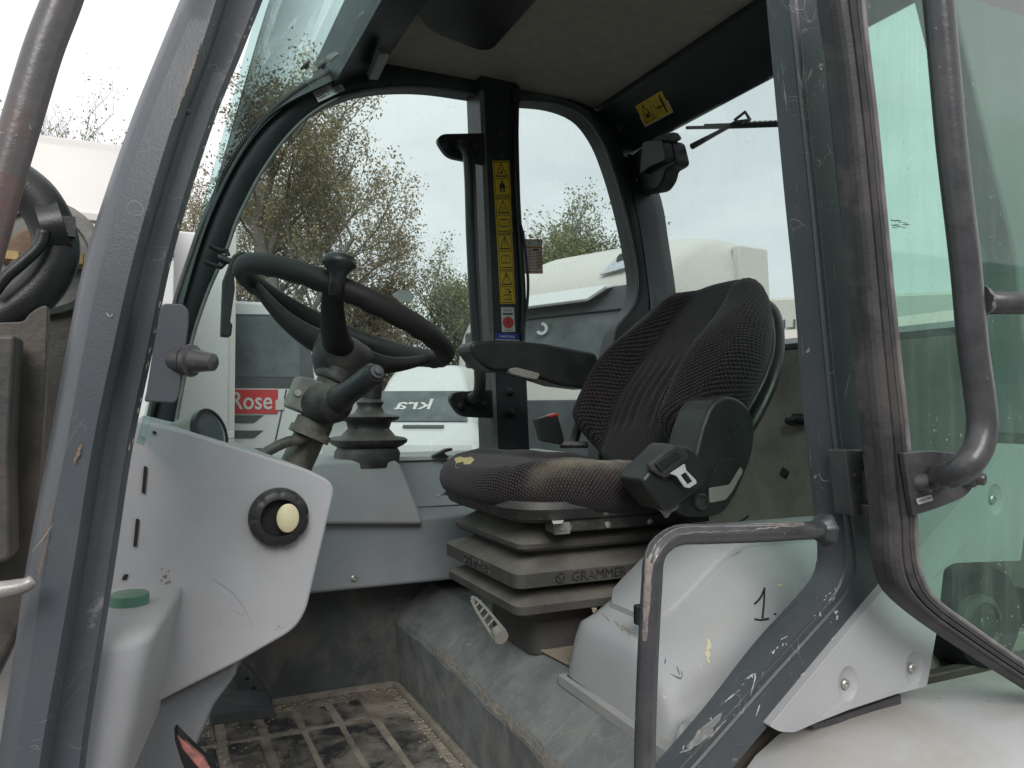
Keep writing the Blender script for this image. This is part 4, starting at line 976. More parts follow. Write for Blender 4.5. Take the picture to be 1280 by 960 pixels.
# recliner cover (near side)
rc_ = [(845, 640), (858, 612), (868, 575), (878, 535), (888, 507, 14), (903, 494, 14), (925, 497, 14), (941, 515, 14), (945, 540, 10), (941, 570, 10), (925, 612, 10), (908, 640, 10), (895, 646, 6), (862, 647, 6)]
rec = slab('recliner_cover', rc_, 1.085, 1.175, M['black'], seat, bevel=.008, seg=3)
mk('cover_logo', MB().lathe(PY(918, 535, 1.0845), (0, -1, 0), [(.0100, -.001), (.0105, .001), (.0092, .0012), (.0088, 0)], 24, cap=False), M['blackdust'], rec if False else seat)
P = [PY(x, y, 1.083) for x, y in rpoly([(893, 587), (900, 574), (925, 574), (928, 584), (914, 612), (905, 628), (886, 625), (884, 612)], 3)]
mk('cover_pocket', MB().prism(P, (0, .0015, 0)), M['black'], seat, bevel=.0005)
P = [PY(x, y, 1.081) for x, y in rpoly([(886, 610), (912, 606), (926, 583), (929, 590), (915, 615), (907, 625), (887, 629)], 3)]
mk('cover_pocket_lining', MB().prism(P, (0, .0015, 0)), M['beigepl'], seat, bevel=.0005)
mk('recliner_hub', MB().lathe(PY(875, 627, 1.085), (0, -1, 0), [(.015, -.01), (.015, .006), (.013, .009), (.010, .009), (.010, .006), (.004, .006)], 22), M['blackdust'], seat)
# belt retractor
br = [(803, 600, 5), (812, 588), (846, 554, 6), (866, 559, 6), (886, 583, 8), (884, 605, 8), (862, 622), (845, 636), (834, 641, 6), (826, 632), (808, 612)]
ret = slab('belt_retractor', br, 1.045, 1.12, M['black'], seat, bevel=.008, seg=3)
bp_ = [(812, 580, 3), (845, 556, 4), (857, 562, 4), (862, 572, 3), (838, 596, 3), (830, 598, 3), (814, 588, 3)]
mk('belt_webbing', MB().prism([PY(x, y, 1.036) for x, y in rpoly(bp_, 0)], (0, .012, 0)), M['rubber'], seat, bevel=.002)
mk('belt_webbing', MB().prism([PY(x, y, 1.032) for x, y in rpoly([(819, 580), (845, 562), (852, 569), (827, 590)], 2)], (0, .006, 0)), M['black'], seat, bevel=.001)
tn = MB(); O = [(838, 592), (856, 580), (858, 588), (870, 600), (871, 604), (862, 610), (856, 609), (846, 595)]; 
Hh = [(851, 594), (857, 590), (866, 602), (860, 606)]
Po = [PY(x, y, 1.028) for x, y in O]; Ph = [PY(x, y, 1.028) for x, y in Hh]
vs = Po+Ph; fs = [(0, 1, 9, 8), (1, 2, 9), (2, 3, 10, 9), (3, 4, 10), (4, 5, 10), (5, 6, 11, 10), (6, 7, 8, 11), (7, 0, 8)]
tn.add(vs+[v+V3((0, .003, 0)) for v in vs], fs+[tuple(i+12 for i in reversed(f)) for f in fs]+[(i, (i+1) % 8, (i+1) % 8+12, i+12) for i in range(8)]+[(8+i, 8+(i+1) % 4, 20+(i+1) % 4, 20+i) for i in range(4)])
mk('belt_tongue', tn, M['steel'], seat, ang=0, bevel=.0008)
mk('torn_cover_scrap', MB().prism([PY(x, y, 1.075) for x, y in [(817, 627), (850, 629), (847, 637), (840, 640), (834, 648), (829, 640), (822, 636)]], (0, .008, 0)), M['beigepl'], seat, bevel=.001)
# armrest on the far side
ar = [(588, 431, 4), (594, 426, 4), (640, 425), (680, 429), (745, 441), (755, 470), (742, 487, 6), (700, 482), (676, 474), (640, 464), (614, 464, 6), (600, 454, 8), (590, 440, 3)]
arm = slab('armrest', ar, 1.56, 1.645, M['black'], seat, bevel=.012, seg=4, r=0)
mk('armrest_adjuster', MB().prism([PY(x, y, 1.552) for x, y in rpoly([(637, 461), (646, 459), (676, 467), (672, 475), (655, 472), (638, 467)], 3)], (0, .02, 0)), M['beigepl'], seat, bevel=.003)
# belt buckle
bk_ = [(671, 524, 2), (697, 517, 3), (706, 550), (703, 556), (682, 552), (678, 550)]
bu = slab('belt_buckle', bk_, 1.60, 1.625, M['black'], seat, bevel=.003)
mk('buckle_button', MB().prism([PY(x, y, 1.598) for x, y in [(685, 519.5), (697, 516.5), (699, 519), (687, 522)]], (0, .02, 0)), M['redlamp'], seat, bevel=.001)
mb = MB().tube([PY(700, 556, 1.61), PY(716, 556, 1.6), PY(735, 556, 1.58)], .008, 8).tube([PY(716, 556, 1.63), PY(722, 535, 1.64), PY(727, 515, 1.65)], .012, 8); mk('buckle_stalk', mb, M['blackdust'], seat)
mk('height_lever', MB().tube([PY(x, y, 1.50) for x, y in [(546, 621), (553, 617), (565, 618), (582, 622), (598, 626)]], [.004, .0085, .0075, .006, .007], 10, samples=16, flat=.5), M['beigepl'], seat, ang=60)
# small latch on the window sill, behind the seat nose
mb = MB().prism([PY(x, y, 1.90) for x, y in [(541, 570), (558, 561), (566, 560), (566, 563), (556, 566), (562, 572), (556, 573)]], (0, .02, 0)); mk('sill_latch', mb, M['black'], LO, bevel=.002)
# suspension bellows
XB = .775; XB1 = 1.06
def bring(z, ins, ext=0, r=.045):
    x0, x1, y0_, y1_ = .570+ins, 1.02-ins*.3, 1.205+ins, 1.565-ins
    return [V3((x, y, z)) for x, y in rpoly([(x0, y0_, r), (x1, y0_, r), (x1, y1_, r), (x0, y1_, r)], 0, 6)]
tiers = [(1.345, .072), (1.405, .070), (1.432, .040), (1.438, .012), (1.442, .004), (1.456, .004), (1.462, .012), (1.478, .05), (1.482, .03), (1.486, .008), (1.489, .000), (1.513, .000), (1.518, .006), (1.535, .045), (1.541, .045), (1.548, .018), (1.553, .014), (1.561, .014), (1.567, .022), (1.590, .052), (1.600, .055)]
def bring2(z, ins): return bring(z, ins, r=.020+.2*ins)
mb = MB().rings([bring2(z, i) for z, i in tiers]); bl = mk('suspension_bellows', mb, M['bellow'], seat, ang=28, label='dusty folded rubber bellows under the seat')
def emboss(name, t, c, ex, ey, n_, size, width, bold=False):
    vs, fs = text_mesh(t, size, bold, ext=.0009); w = max(v[0] for v in vs)-min(v[0] for v in vs); k_ = width/w
    mb = MB(); mb.add([V3(c)+ex*(v[0]*k_)+ey*v[1]+n_*(v[2]+.0008) for v in vs], fs); return mk(name, mb, M['blackdust'], seat, ang=0)
emboss('maker_lettering', 'GRAMMER', (.735, 1.2045, 1.501), V3((1, 0, 0)), V3((0, 0, 1)), V3((0, -1, 0)), .024, .115)
emboss('maker_lettering', 'GRAMMER', (.5695, 1.385, 1.501), V3((0, -1, 0)), V3((0, 0, 1)), V3((-1, 0, 0)), .022, .13)
mk('maker_emblem', MB().lathe((.655, 1.205, 1.501), (0, -1, 0), [(.0095, -.001), (.0095, .0018), (.0075, .0018), (.0072, .0)], 20, cap=False).tube([(.655, 1.2035, 1.501), (.655, 1.2035, 1.4935)], .0010, 5).tube([(.655, 1.2035, 1.501), (.661, 1.2035, 1.5055)], .0010, 5).tube([(.655, 1.2035, 1.501), (.649, 1.2035, 1.5055)], .0010, 5), M['blackdust'], seat)
# release handle
a = PY(592, 749, 1.32); b = PY(627, 797, 1.20)
mb = MB(); ux = (b-a).normalized(); sd_ = ux.cross(V3((-.5, -.6, .6))).normalized(); nn_ = sd_.cross(ux).normalized(); nn_ = nn_ if nn_.z > 0 else -nn_
ln = (b-a).length; R_ = []
for sgn in (-1, 1):
    mb.tube([a+sd_*sgn*.004, a.lerp(b, .3)+sd_*sgn*.008, a.lerp(b, .95)+sd_*sgn*.011], .0028, 6)
for t_i in (.12, .28, .44, .6, .76): mb.tube([a.lerp(b, t_i)-sd_*.009, a.lerp(b, t_i+.05)+sd_*.009], .0018, 5)
mb.box(a.lerp(b, .93)+nn_*.001, (.001, .001, .001)); mb.tube([a.lerp(b, .84), b], [.011, .013], 10); mb.tube([a-ux*.006, a+ux*.004], [.004, .006], 8)
mk('release_handle', mb, M['beigepl'], seat, ang=40)
# ================================================================ NEAR FRAME (door opening)
def prof_lines(lines, n=60):
    """lines: [(px list, Y)] -> 3D lines, each resampled"""
    return [[PY(p[0], p[1], Y) for p in rs([np.array(q, float) for q in pts], n)] for pts, Y in lines]
ys = [-60, 60, 160, 317, 440, 560, 700, 811, 930, 1000]
aL = [250, 200, 160, 108, 82, 60, 34, 18, 0, -10]
aG = [300, 263, 226, 180, 152, 127, 105, 86, 65, 55]
aR = [352, 305, 265, 217, 191, 166, 145, 128, 110, 103]
def ln_(xs_, off=0): return [(x+off, y) for x, y in zip(xs_, ys)]
LL = [(ln_(aL, 4), .76), (ln_(aL, 0), .735), (ln_(aL, 8), .700), (ln_(aL, 22), .688), (ln_(aG, -12), .682), (ln_(aG, -2), .690), (ln_(aG, 3), .708), (ln_(aR, -26), .712), (ln_(aR, -8), .712), (ln_(aR, -1), .722), (ln_(aR, 0), .740)]
mb = MB(); mb.loft(prof_lines(LL), closed=True, caps=True)
ap = mk('door_pillar', mb, M['paint'], LO, ang=30, label='large grey front door pillar with worn paint')
# worn streak and chips on the groove edge: separate raised paint loss is tiny, keep as flat marks
wm_ = mat('bare_primer', (.24, .21, .18), .7, 0, .3, 60, .2, 200, dirt=((.12, .12, .12), .4, 50))
def flake(name, pts, w, Y, parent, m=None, n=40, ragged=.6):
    P = rs([np.array(p, float) for p in pts], n); a, b = [], []
    for i, p in enumerate(P):
        w_ = w*math.sin(math.pi*min(.98, max(.02, i/(n-1))))**.5; j1 = w_*(1+rnd.uniform(-ragged, ragged)); j2 = w_*(1+rnd.uniform(-ragged, ragged))
        a.append(PY(p[0]-j1, p[1], Y)); b.append(PY(p[0]+j2, p[1], Y))
    return mk(name, MB().loft([a, b]), m or wm_, parent, ang=180)
flake('paint_wear', [(251, 48), (243, 75), (233, 105), (224, 130), (219, 148)], 2.2, .6805, ap)
for i in range(26):
    t = rnd.random(); y = 20+560*t; x = float(np.interp(y, ys, aR))-rnd.uniform(1, 5)
    flake('paint_chip', [(x, y), (x-1.5, y+rnd.uniform(3, 9))], rnd.uniform(.4, 1.0), .7105, ap, n=5)
for (x, y) in ((234, 140), (197, 246)):
    mk('pillar_rivet', MB().lathe(PY(x, y, .700), (0, -1, 0), [(.003, 0), (.0025, .002), (.001, .0026)], 8), M['tube'], ap)
flake('scratch', [(133, 390), (137, 396), (141, 392)], .6, .6815, ap, M['paper'], n=8)
flake('scratch', [(67, 653), (58, 667), (40, 690)], .7, .6815, ap, M['bolt'], n=8)
flake('paint_wear', [(101, 555), (97, 568), (92, 580)], 2.0, .6815, ap, M['rustdisc'], n=10)
flake('paint_wear', [(66, 620), (60, 655), (52, 700), (42, 745)], .9, .684, ap, M['rustdisc'], n=20)
# striker bracket on the pillar with bolt
st = [(200, 383, 4), (206, 379, 4), (229, 380, 5), (236, 388, 5), (236, 405), (224, 495, 5), (219, 504, 4), (180, 502, 4), (183, 490)]
sb = slab('striker_plate', st, .690, .698, M['paint'], LO, bevel=.002)
P = PY(227, 450, .695); Q = PY(268, 453, .675); dd = (Q-P).normalized()
L_ = (Q-P).length
mk('striker_pin', MB().lathe(P, dd, [(.0125, -.006), (.0125, .004), (.010, .005), (.0135, .006), (.0135, .0105), (.0105, .0115), (.0088, L_*.6), (.0072, L_*.97), (.0055, L_)], 20), M['tube'], sb, ang=40)

# B pillar bending into the lower sloping sill
bl0 = [(955, -60), (958, 0), (967, 100), (981, 250), (992, 360), (1006, 537), (1019, 654), (1021, 700), (1010, 728), (944, 802), (880, 884), (824, 949), (780, 1000)]
bl1 = [(976, -60), (981, 0), (991, 100), (1007, 250), (1017, 360), (1034, 537), (1047, 640), (1051, 700), (1040, 738), (1000, 786), (944, 847), (870, 930), (815, 990)]
bl2 = [(1026, -60), (1030, 0), (1036, 100), (1051, 250), (1063, 360), (1081, 537), (1093, 640), (1113, 712), (1113, 732), (1060, 795), (1000, 865), (930, 948), (880, 1010)]
def L3(pts, dx=0, dy=0): return [(x+dx, y+dy) for x, y in pts]
mb = MB(); n = 90
A = prof_lines([(bl0, .735)], n)[0]; Bm = prof_lines([(bl1, .708)], n)[0]; Cc = prof_lines([(bl2, .700)], n)[0]
def mixl(a, b, t, dy=0): return [p*(1-t)+q*t+V3((0, dy, 0)) for p, q in zip(a, b)]
mb.loft([A, mixl(A, Bm, .08, -.008), mixl(A, Bm, .90, -.004), mixl(A, Bm, .97, -.006), Bm, mixl(Bm, Cc, .06, -.004), mixl(Bm, Cc, .25), mixl(Bm, Cc, .30, -.0015), mixl(Bm, Cc, .35, 0), mixl(Bm, Cc, .94, 0), mixl(Bm, Cc, .99, .003), [p+V3((0, .012, 0)) for p in Cc], [p+V3((0, .035, 0)) for p in Cc]], closed=True, caps=True)
bpil = mk('door_pillar', mb, M['paint_worn'], LO, ang=28, label='grey rear door pillar bending into the sloping sill')
for i in range(70):
    k_ = rnd.randrange(50, 88); a = Bm[k_]; b = Bm[min(89, k_+1)]; s = rnd.uniform(.0006, .0018); t = rnd.random(); o = A[k_].lerp(Bm[k_], rnd.uniform(.15, .9))+V3((0, -.0065, 0))
    d1 = (b-a).normalized(); d2 = (Bm[k_]-A[k_]).normalized()
mw = MB()
def patch(mb, quad_lines, k0, k1, w0, w1, seed):
    r_ = random.Random(seed); a, b = [], []
    for k_ in range(k0, k1+1):
        s_ = math.sin(math.pi*(k_-k0+.3)/(k1-k0+.6)); c = (w0+w1)/2; h = (w1-w0)/2*s_
        lo, hi = c-h*(1+r_.uniform(-.4, .3)), c+h*(1+r_.uniform(-.4, .3))
        a.append(A[k_].lerp(Bm[k_], lo)+V3((0, -.0085, 0))); b.append(A[k_].lerp(Bm[k_], hi)+V3((0, -.0085, 0)))
    mb.loft([a, b])
patch(mw, None, 78, 84, .25, .95, 3)
mk('paint_wear', mw, mat('worn_to_bare_metal', (.40, .38, .36), .5, .1, .2, 60, .2, 200, dirt=((.12, .125, .13), .55, 60)), bpil, ang=180)
_sb = tree_of(bpil)
sf = lambda x, y: onsurf(_sb, x, y, .0010)
for pts, w in (([(1038, 800), (1048, 793), (1052, 786)], .9), ([(1020, 836), (1034, 826)], .8), ([(930, 850), (944, 842), (938, 870)], .7), ([(1000, 845), (1010, 838)], .6), ([(885, 925), (900, 908), (908, 900)], .8), ([(905, 878), (925, 862)], .7), ([(975, 800), (985, 795)], .6), ([(950, 880), (945, 895)], 1.0), ([(1042, 330), (1044, 350)], .4), ([(1003, 190), (1012, 192)], .4), ([(1002, 420), (1004, 445)], .5), ([(1012, 560), (1014, 585)], .5)):
    mark('scratch', pts, w, sf, M['greycast'] if w < .6 else M['sill'], bpil, 10, .8)
for i in range(24):
    t = rnd.random(); x, y = 1047-195*t+rnd.gauss(0, 2), 735+200*t+rnd.gauss(0, 3); mark('paint_chip', [(x, y), (x+rnd.uniform(-5, 2), y+rnd.uniform(1, 6))], rnd.uniform(.3, .9), sf, M['sill'], bpil, 5, .8)
# recess between pillar and door: seal and inner dark glass strip
# weld beads
# rail attachment and handrail
hr = [(806, 990, .66), (806, 940, .66), (810, 820, .66), (815, 725, .66), (817, 700, .66), (824, 684, .662), (845, 670, .666), (880, 668, .668), (950, 666, .674), (1010, 663, .684), (1030, 662, .70)]
mb = MB().tube([PY(x, y, Y) for x, y, Y in hr], .0108, 18, samples=70); hrail = mk('door_handrail', mb, M['tube'], LO, ang=180, label='bent grey handrail with worn paint across the door opening')
wl = MB(); c = PY(1027, 662, .698)
R = []
for (r_, h) in ((.0115, -.010), (.015, -.004), (.019, .002), (.020, .007)): R.append([c+V3((h, 0, 0))+V3((0, math.cos(a)*r_*(1+.07*math.sin(a*9)), math.sin(a)*r_*(1+.07*math.sin(a*7)))) for a in [2*math.pi*k/28 for k in range(28)]])
mk('weld_bead', MB().rings(R), M['paint_worn'], hrail, ang=60)
# bare worn patch along the top of the rail
mb = MB(); pts = [PY(x, y, Y) for x, y, Y in hr]; pp = [V3(p) for p in rs(pts, 70)]; a, b, c_ = [], [], []
for k_ in range(20, 62):
    t = (pp[k_+1]-pp[k_-1]).normalized(); outw = t.cross(V3((0, 1, 0))); outw = outw if outw.z > 0 or outw.x < 0 else -outw
    if outw.dot(V3((-.5, 0, 1))) < 0: outw = -outw
    toc = V3((0, -1, 0)); w = .35+.25*rnd.random()+(.2 if 30 < k_ < 50 else 0); w *= math.sin(math.pi*(k_-19)/44)**.4
    def on(an): return pp[k_]+(outw*math.cos(an)+toc*math.sin(an))*.01095
    a.append(on(.55-w)); b.append(on(.55)); c_.append(on(.55+w))
mb.loft([a, b, c_]); mk('paint_wear', mb, mat('bare_worn_steel', (.36, .31, .28), .35, .35, .25, 50, .15, 200, dirt=((.10, .09, .09), .5, 70)), hrail, ang=180)

# hinge
hg = slab('door_hinge', [(1057, 562, 3), (1080, 562), (1082, 643), (1077, 645, 3), (1066, 645, 3)], .672, .70, M['tube'], LO, bevel=.002)
for (ya, yb, r_) in ((565, 586, .0112), (587, 627, .0105), (628, 648, .0125)):
    a = PY(1087, ya, .668); b = PY(1090, yb, .668); mk('hinge_knuckle', MB().lathe(a, b-a, [(r_*.94, 0), (r_, .001), (r_, (b-a).length-.001), (r_*.94, (b-a).length)], 20), M['tube'], hg)
a = PY(1091, 648, .668); mk('hinge_bolt', MB().lathe(a, (0, 0, -1), [(.0055, 0), (.0055, .005), (.003, .006)], 6), M['brass'], hg, ang=20)
a = PY(1080, 562, .668); mk('hinge_pin', MB().lathe(PY(1086, 565, .668), (0, 0, 1), [(.0075, 0), (.0075, .002), (.006, .003)], 16), M['bolt'], hg)
mk('hinge_hose', MB().tube([PY(x, y, .69) for x, y in [(1094, 640), (1095, 665), (1100, 685), (1112, 690)]], .0035, 8, samples=14), M['black'], hg, ang=180)

# ================================================================ OPEN DOOR
YD = .615
do = [(1037, -60), (1041, 0), (1050, 62), (1060, 146), (1072, 271), (1083, 396), (1096, 537), (1108, 660), (1110, 705), (1120, 738), (1143, 762), (1177, 788), (1243, 832), (1300, 868), (1400, 932), (1500, 995)]
di = [(1070, -60), (1073, 0), (1079, 62), (1089, 146), (1101, 271), (1113, 396), (1128, 537), (1138, 640), (1142, 700), (1153, 735), (1172, 756), (1200, 776), (1245, 808), (1300, 845), (1400, 908), (1500, 970)]
n = 90
O = prof_lines([(do, YD)], n)[0]; I = prof_lines([(di, YD)], n)[0]
mb = MB(); prf = [(0, .022), (0, .004), (.06, -.006), (.22, -.010), (.34, -.008), (.37, -.003), (.42, -.008), (.60, -.010), (.66, -.008), (.69, -.003), (.74, -.007), (.90, -.006), (.98, 0), (1.0, .010), (1.0, .022)]
mb.loft([mixl(O, I, t, dy) for t, dy in prf], closed=True, caps=True); door = mk('cab_door', mb, M['rubber'], LO, ang=25, label='open cab door with green tinted glass folded back')
# corrugated lip on the outer edge
mb = MB(); ks = []; dense = rs([tuple(p) for p in O], 520)
ps = [V3(p) for p in dense]; a, b, c_ = [], [], []
for k_, p in enumerate(ps):
    w = .0004 if k_ % 2 else 0
    a.append(p+V3((-.0005-w, .004, 0))); b.append(p+V3((.0005-w, -.003-w, 0))); c_.append(p+V3((.003, -.0075, 0)))
mb.loft([a, b, c_]); mk('door_seal_lip', mb, M['rubber'], door, ang=20)
mb = MB().tube([p+V3((0.001, -.004, 0)) for p in I], .0035, 8); mk('glass_edge_bead', mb, mat('aged_lip', (.16, .15, .15), .5, 0, .3, 40, dirt=((.3, .27, .25), .4, 20)), door, ang=180)
# glass pane with real thickness
gx = [p for p in mixl(O, I, .7)]
P = [V3((p.x, YD+.006, p.z)) for p in gx]+[V3((2.0, YD+.006, gx[-1].z)), V3((2.0, YD+.006, gx[0].z))]
P[-2].z = gx[-1].z
mk('door_glass', MB().prism(P, (0, .005, 0)), M['g_door'], door, ang=0)
# remaining frame beyond the picture
E1 = gx[-1]; E0 = gx[0]
mb = MB().tube([E0+V3((0, 0, 0)), V3((E0.x+.06, YD, E0.z+.09)), V3((1.2, YD, 2.66)), V3((1.5, YD, 2.62)), V3((1.57, YD, 2.45)), V3((1.5, YD, 1.5)), V3((E1.x+.06, YD, E1.z-.03)), E1], .014, 10, samples=50); mk('door_frame', mb, M['rubber'], door, ang=180)
# handle tube on the door
ht = [(1167, -80), (1173, 0), (1181, 90), (1190, 187), (1207, 333), (1216, 430), (1226, 505), (1228, 535), (1222, 562), (1206, 584), (1188, 594), (1170, 598)]
YH = [.53]*9+[.535, .555, .600]
P = [PY(x, y, Y) for (x, y), Y in zip(ht, YH)]
dh = mk('door_handle_tube', MB().tube(P, .0148, 22, samples=90), M['tube'], door, ang=180, label='thick bent grab tube on the open door')
P0 = [V3(p) for p in rs(P, 90)]
mb = MB().tube([PY(1222, 378, .53), PY(1290, 379, .53), PY(1330, 379.5, .53)], .0125, 16); mk('cross_tube', mb, M['tube'], door, ang=180)
c = PY(1226, 378, .53); R = []
for (r_, h) in ((.0175, -.006), (.0165, 0), (.0145, .005), (.013, .008)): R.append([c+V3((h, 0, 0))+V3((0, math.cos(a)*r_*(1+.08*math.sin(a*9)), math.sin(a)*r_*(1+.08*math.sin(a*7)))) for a in [2*math.pi*k/28 for k in range(28)]])
mk('weld_bead', MB().rings(R), M['tube'], door, ang=60)
pl = [(1130, 566), (1160, 563, 6), (1196, 566, 6), (1212, 578, 10), (1220, 597, 6), (1217, 610, 8), (1206, 622, 12), (1172, 636, 20), (1142, 645, 2)]
pt = slab('handle_plate', pl, YD-.018, YD-.010, M['tube'], door, bevel=.0015)
for (x, y) in ((1151, 603.5), (1207, 597.5)):
    a = PY(x, y, YD-.018); ax_ = V3((.35, -.94, 0)); R = []
    mk('handle_bolt', MB().lathe(a, ax_, [(.0105, -.004), (.0105, .008), (.0095, .011), (.0075, .012), (.0075, .018), (.006, .0205), (.0035, .0205), (.003, .017)], 18), M['tube'], door, ang=35)
q = quadprint('s', [(1145, 623.5), (1164, 618), (1165.5, 625.5), (1147.5, 631)], YD-.0186); q.poly([(.06, 0), (.94, 0), (1, .15), (1, .85), (.94, 1), (.06, 1), (0, .85), (0, .15)], 0, 0); q.text('10001284', .5, .5, .55, 1, width=.8)
mk('number_sticker', q.mb, [M['paper'], M['ink']], door, ang=0, fix=False, label='small white sticker with the number 10001284')
# smear on the door glass
mb = MB()
for i in range(16):
    x, y = 1111+rnd.uniform(0, 22), 278+rnd.gauss(0, 3); l = rnd.uniform(2, 7); mb.add([PY(x, y, YD+.0055), PY(x+l, y+1, YD+.0055), PY(x+l, y+1.8, YD+.0055), PY(x, y+1, YD+.0055)], [(0, 1, 2, 3)])
mk('glass_smear', mb, M['vdark'], door, ang=0)

# ---- near quarter window behind the door and rear side panel
# pillar return (strip between pillar and door seal)
mb = MB(); a = prof_lines([([(1030, -60), (1034, 0), (1041, 100), (1056, 250), (1068, 360), (1086, 537), (1100, 690)], .735)], 30)[0]
mb.loft([a, [p+V3((.035, 0, 0)) for p in a], [p+V3((.035, .03, 0)) for p in a], [p+V3((0, .03, 0)) for p in a]], closed=True, caps=True); mk('quarter_window_seal', mb, M['inblack'], LO, ang=30)
qb = (1262, 548)
P = [PY(x, y, .76) for x, y in [(1040, -120), (1165, -120), (1195, 0), (1240, 200), (1268, 300), (1290, 420), (1292, 540), (1262, 556), (1110, 725), (1090, 560)]]
mk('quarter_window', MB().prism(P, (0, .005, 0)), M['g_quart'], LO, ang=0)
P = [PY(x, y, .735) for x, y in rpoly([(1163, -120), (1192, 0), (1240, 200), (1270, 320, 20), (1284, 440), (1284, 545), (1400, 545), (1370, 300), (1330, 0), (1310, -120)], 0)]
cp = mk('rear_cab_pillar', MB().prism(P, (0, .06, 0)), M['pillar_sheen'], LO, bevel=.006)
# rear side panel (light grey, triangular, two screws in dimples)
rp_ = [(962, 908, 3), (1108, 732, 3), (1262, 560, 12), (1300, 556), (1290, 600), (1276, 701, 3), (1192, 704, 6), (1180, 712, 4), (1171, 790, 3), (1159, 858, 4), (1120, 868), (1060, 888), (1020, 904), (993, 916, 6), (975, 915, 5)]
sp_ = slab('rear_side_panel', rp_, .690, .75, M['lg'], LO, bevel=.010, seg=4, label='light grey side panel behind the door with recessed screws')
def carve(o, cutters):
    """hollows pressed into a panel: subtract ellipsoids, keep the result as plain mesh"""
    tmp = []
    for c, r3 in cutters:
        cb_ = bmesh.new(); bmesh.ops.create_uvsphere(cb_, u_segments=40, v_segments=24, radius=1); cm = bpy.data.meshes.new('cut'); 
        for v in cb_.verts: v.co = V3((v.co.x*r3[0], v.co.y*r3[1], v.co.z*r3[2]))
        for f_ in cb_.faces: f_.smooth = True
        cb_.to_mesh(cm); cb_.free(); co_ = bpy.data.objects.new('cut', cm); COL.objects.link(co_); co_.location = c; tmp.append(co_)
        md = o.modifiers.new('b', 'BOOLEAN'); md.operation = 'DIFFERENCE'; md.object = co_; md.solver = 'EXACT'
    bpy.context.view_layer.update()
    me = bpy.data.meshes.new_from_object(o.evaluated_get(bpy.context.evaluated_depsgraph_get())); o.modifiers.clear(); o.data = me
    for c_ in tmp: bpy.data.objects.remove(c_)
    me.set_sharp_from_angle(angle=math.radians(13))
bpy.context.view_layer.update()
scr = ((1056, 855), (1139, 835), (1240, 624))
carve(sp_, [(PY(x+4, y, .690)+V3((0, -.012, 0)), (.0225, .018, .029)) for x, y in scr])
for (x, y) in scr: mk('panel_screw', MB().lathe(PY(x, y, .694), (0, -1, 0), [(.0062, -.004), (.0062, .002), (.0048, .0035), (.0022, .0035), (.002, .002)], 18), M['bolt'], sp_, ang=40)
slab('panel_bracket', [(1015, 906), (1060, 892), (1127, 868), (1127, 888, 2), (1114, 890, 2), (1112, 896, 2), (1060, 902), (1018, 912)], .71, .76, M['tube'], LO, bevel=.002)
# machine body behind panel
P = [PY(x, y, .80) for x, y in [(1160, 700), (1300, 690), (1300, 900), (1160, 880)]]
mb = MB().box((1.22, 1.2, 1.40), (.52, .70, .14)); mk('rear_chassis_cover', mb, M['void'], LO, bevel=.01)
mb = MB().prism([(.60, .765, .95), (.60, .765, 1.37), (.67, .765, 1.415), (1.6, .765, 1.415), (1.6, .765, .95)], (0, .02, 0)); mk('body_side_wall', mb, M['armsteel'], LO, bevel=.003)
mb = MB().lathe(PY(1225, 770, .78), (0, 1, 0), [(.04, -.02), (.075, -.015), (.082, 0), (.082, .25), (.07, .26)], 36); ac = mk('air_cleaner', mb, M['black'], LO, ang=40)
mk('air_cleaner_cap', MB().lathe(PY(1225, 782, .755), (0, -1, 0), [(.045, -.01), (.045, .004), (.036, .008), (.033, .004), (.012, .004)], 30), M['blackdust'], ac, ang=40)
slab('body_side_plate', [(1160, 790), (1330, 790), (1330, 850), (1240, 838), (1160, 855)], .82, .88, M['rearwall'], LO, bevel=.004)
# engine hood behind the cab
mb = MB(); R = []
for x, w_, h_ in ((1.62, .42, 1.95), (1.66, .46, 2.0), (2.4, .46, 1.92), (2.9, .42, 1.75), (2.98, .36, 1.6)):
    R.append([V3((x, 1.35+y*w_, z)) for y, z in [(-1, 1.1), (-1, h_-.18), (-.93, h_-.07), (-.8, h_), (.8, h_), (.93, h_-.07), (1, h_-.18), (1, 1.1)]])
mk('engine_hood', MB().rings(R), M['lg'], LO, ang=40)
# rear fender: wide curved plastic over the wheel
mb = MB(); lines = []
for (y, dz) in ((.30, -.045), (.32, -.015), (.36, .002), (.45, .012), (.47, .010), (.48, .016), (.60, .022), (.70, .020), (.745, .018)):
    ln = []
    for i in range(41):
        c = -math.cos(math.pi*i/40)*.999; ln.append((1.30+.77*c, y, .62+(.775+dz)*(1-abs(c)**10)**.4))
    lines.append(ln)
mb.loft(lines+[[(x, y, z-.02) for x, y, z in l] for l in reversed(lines)], closed=True, caps=True)
mk('rear_fender', mb, M['fender'], LO, ang=50, label='pale rear wheel fender dusted with brown dirt')
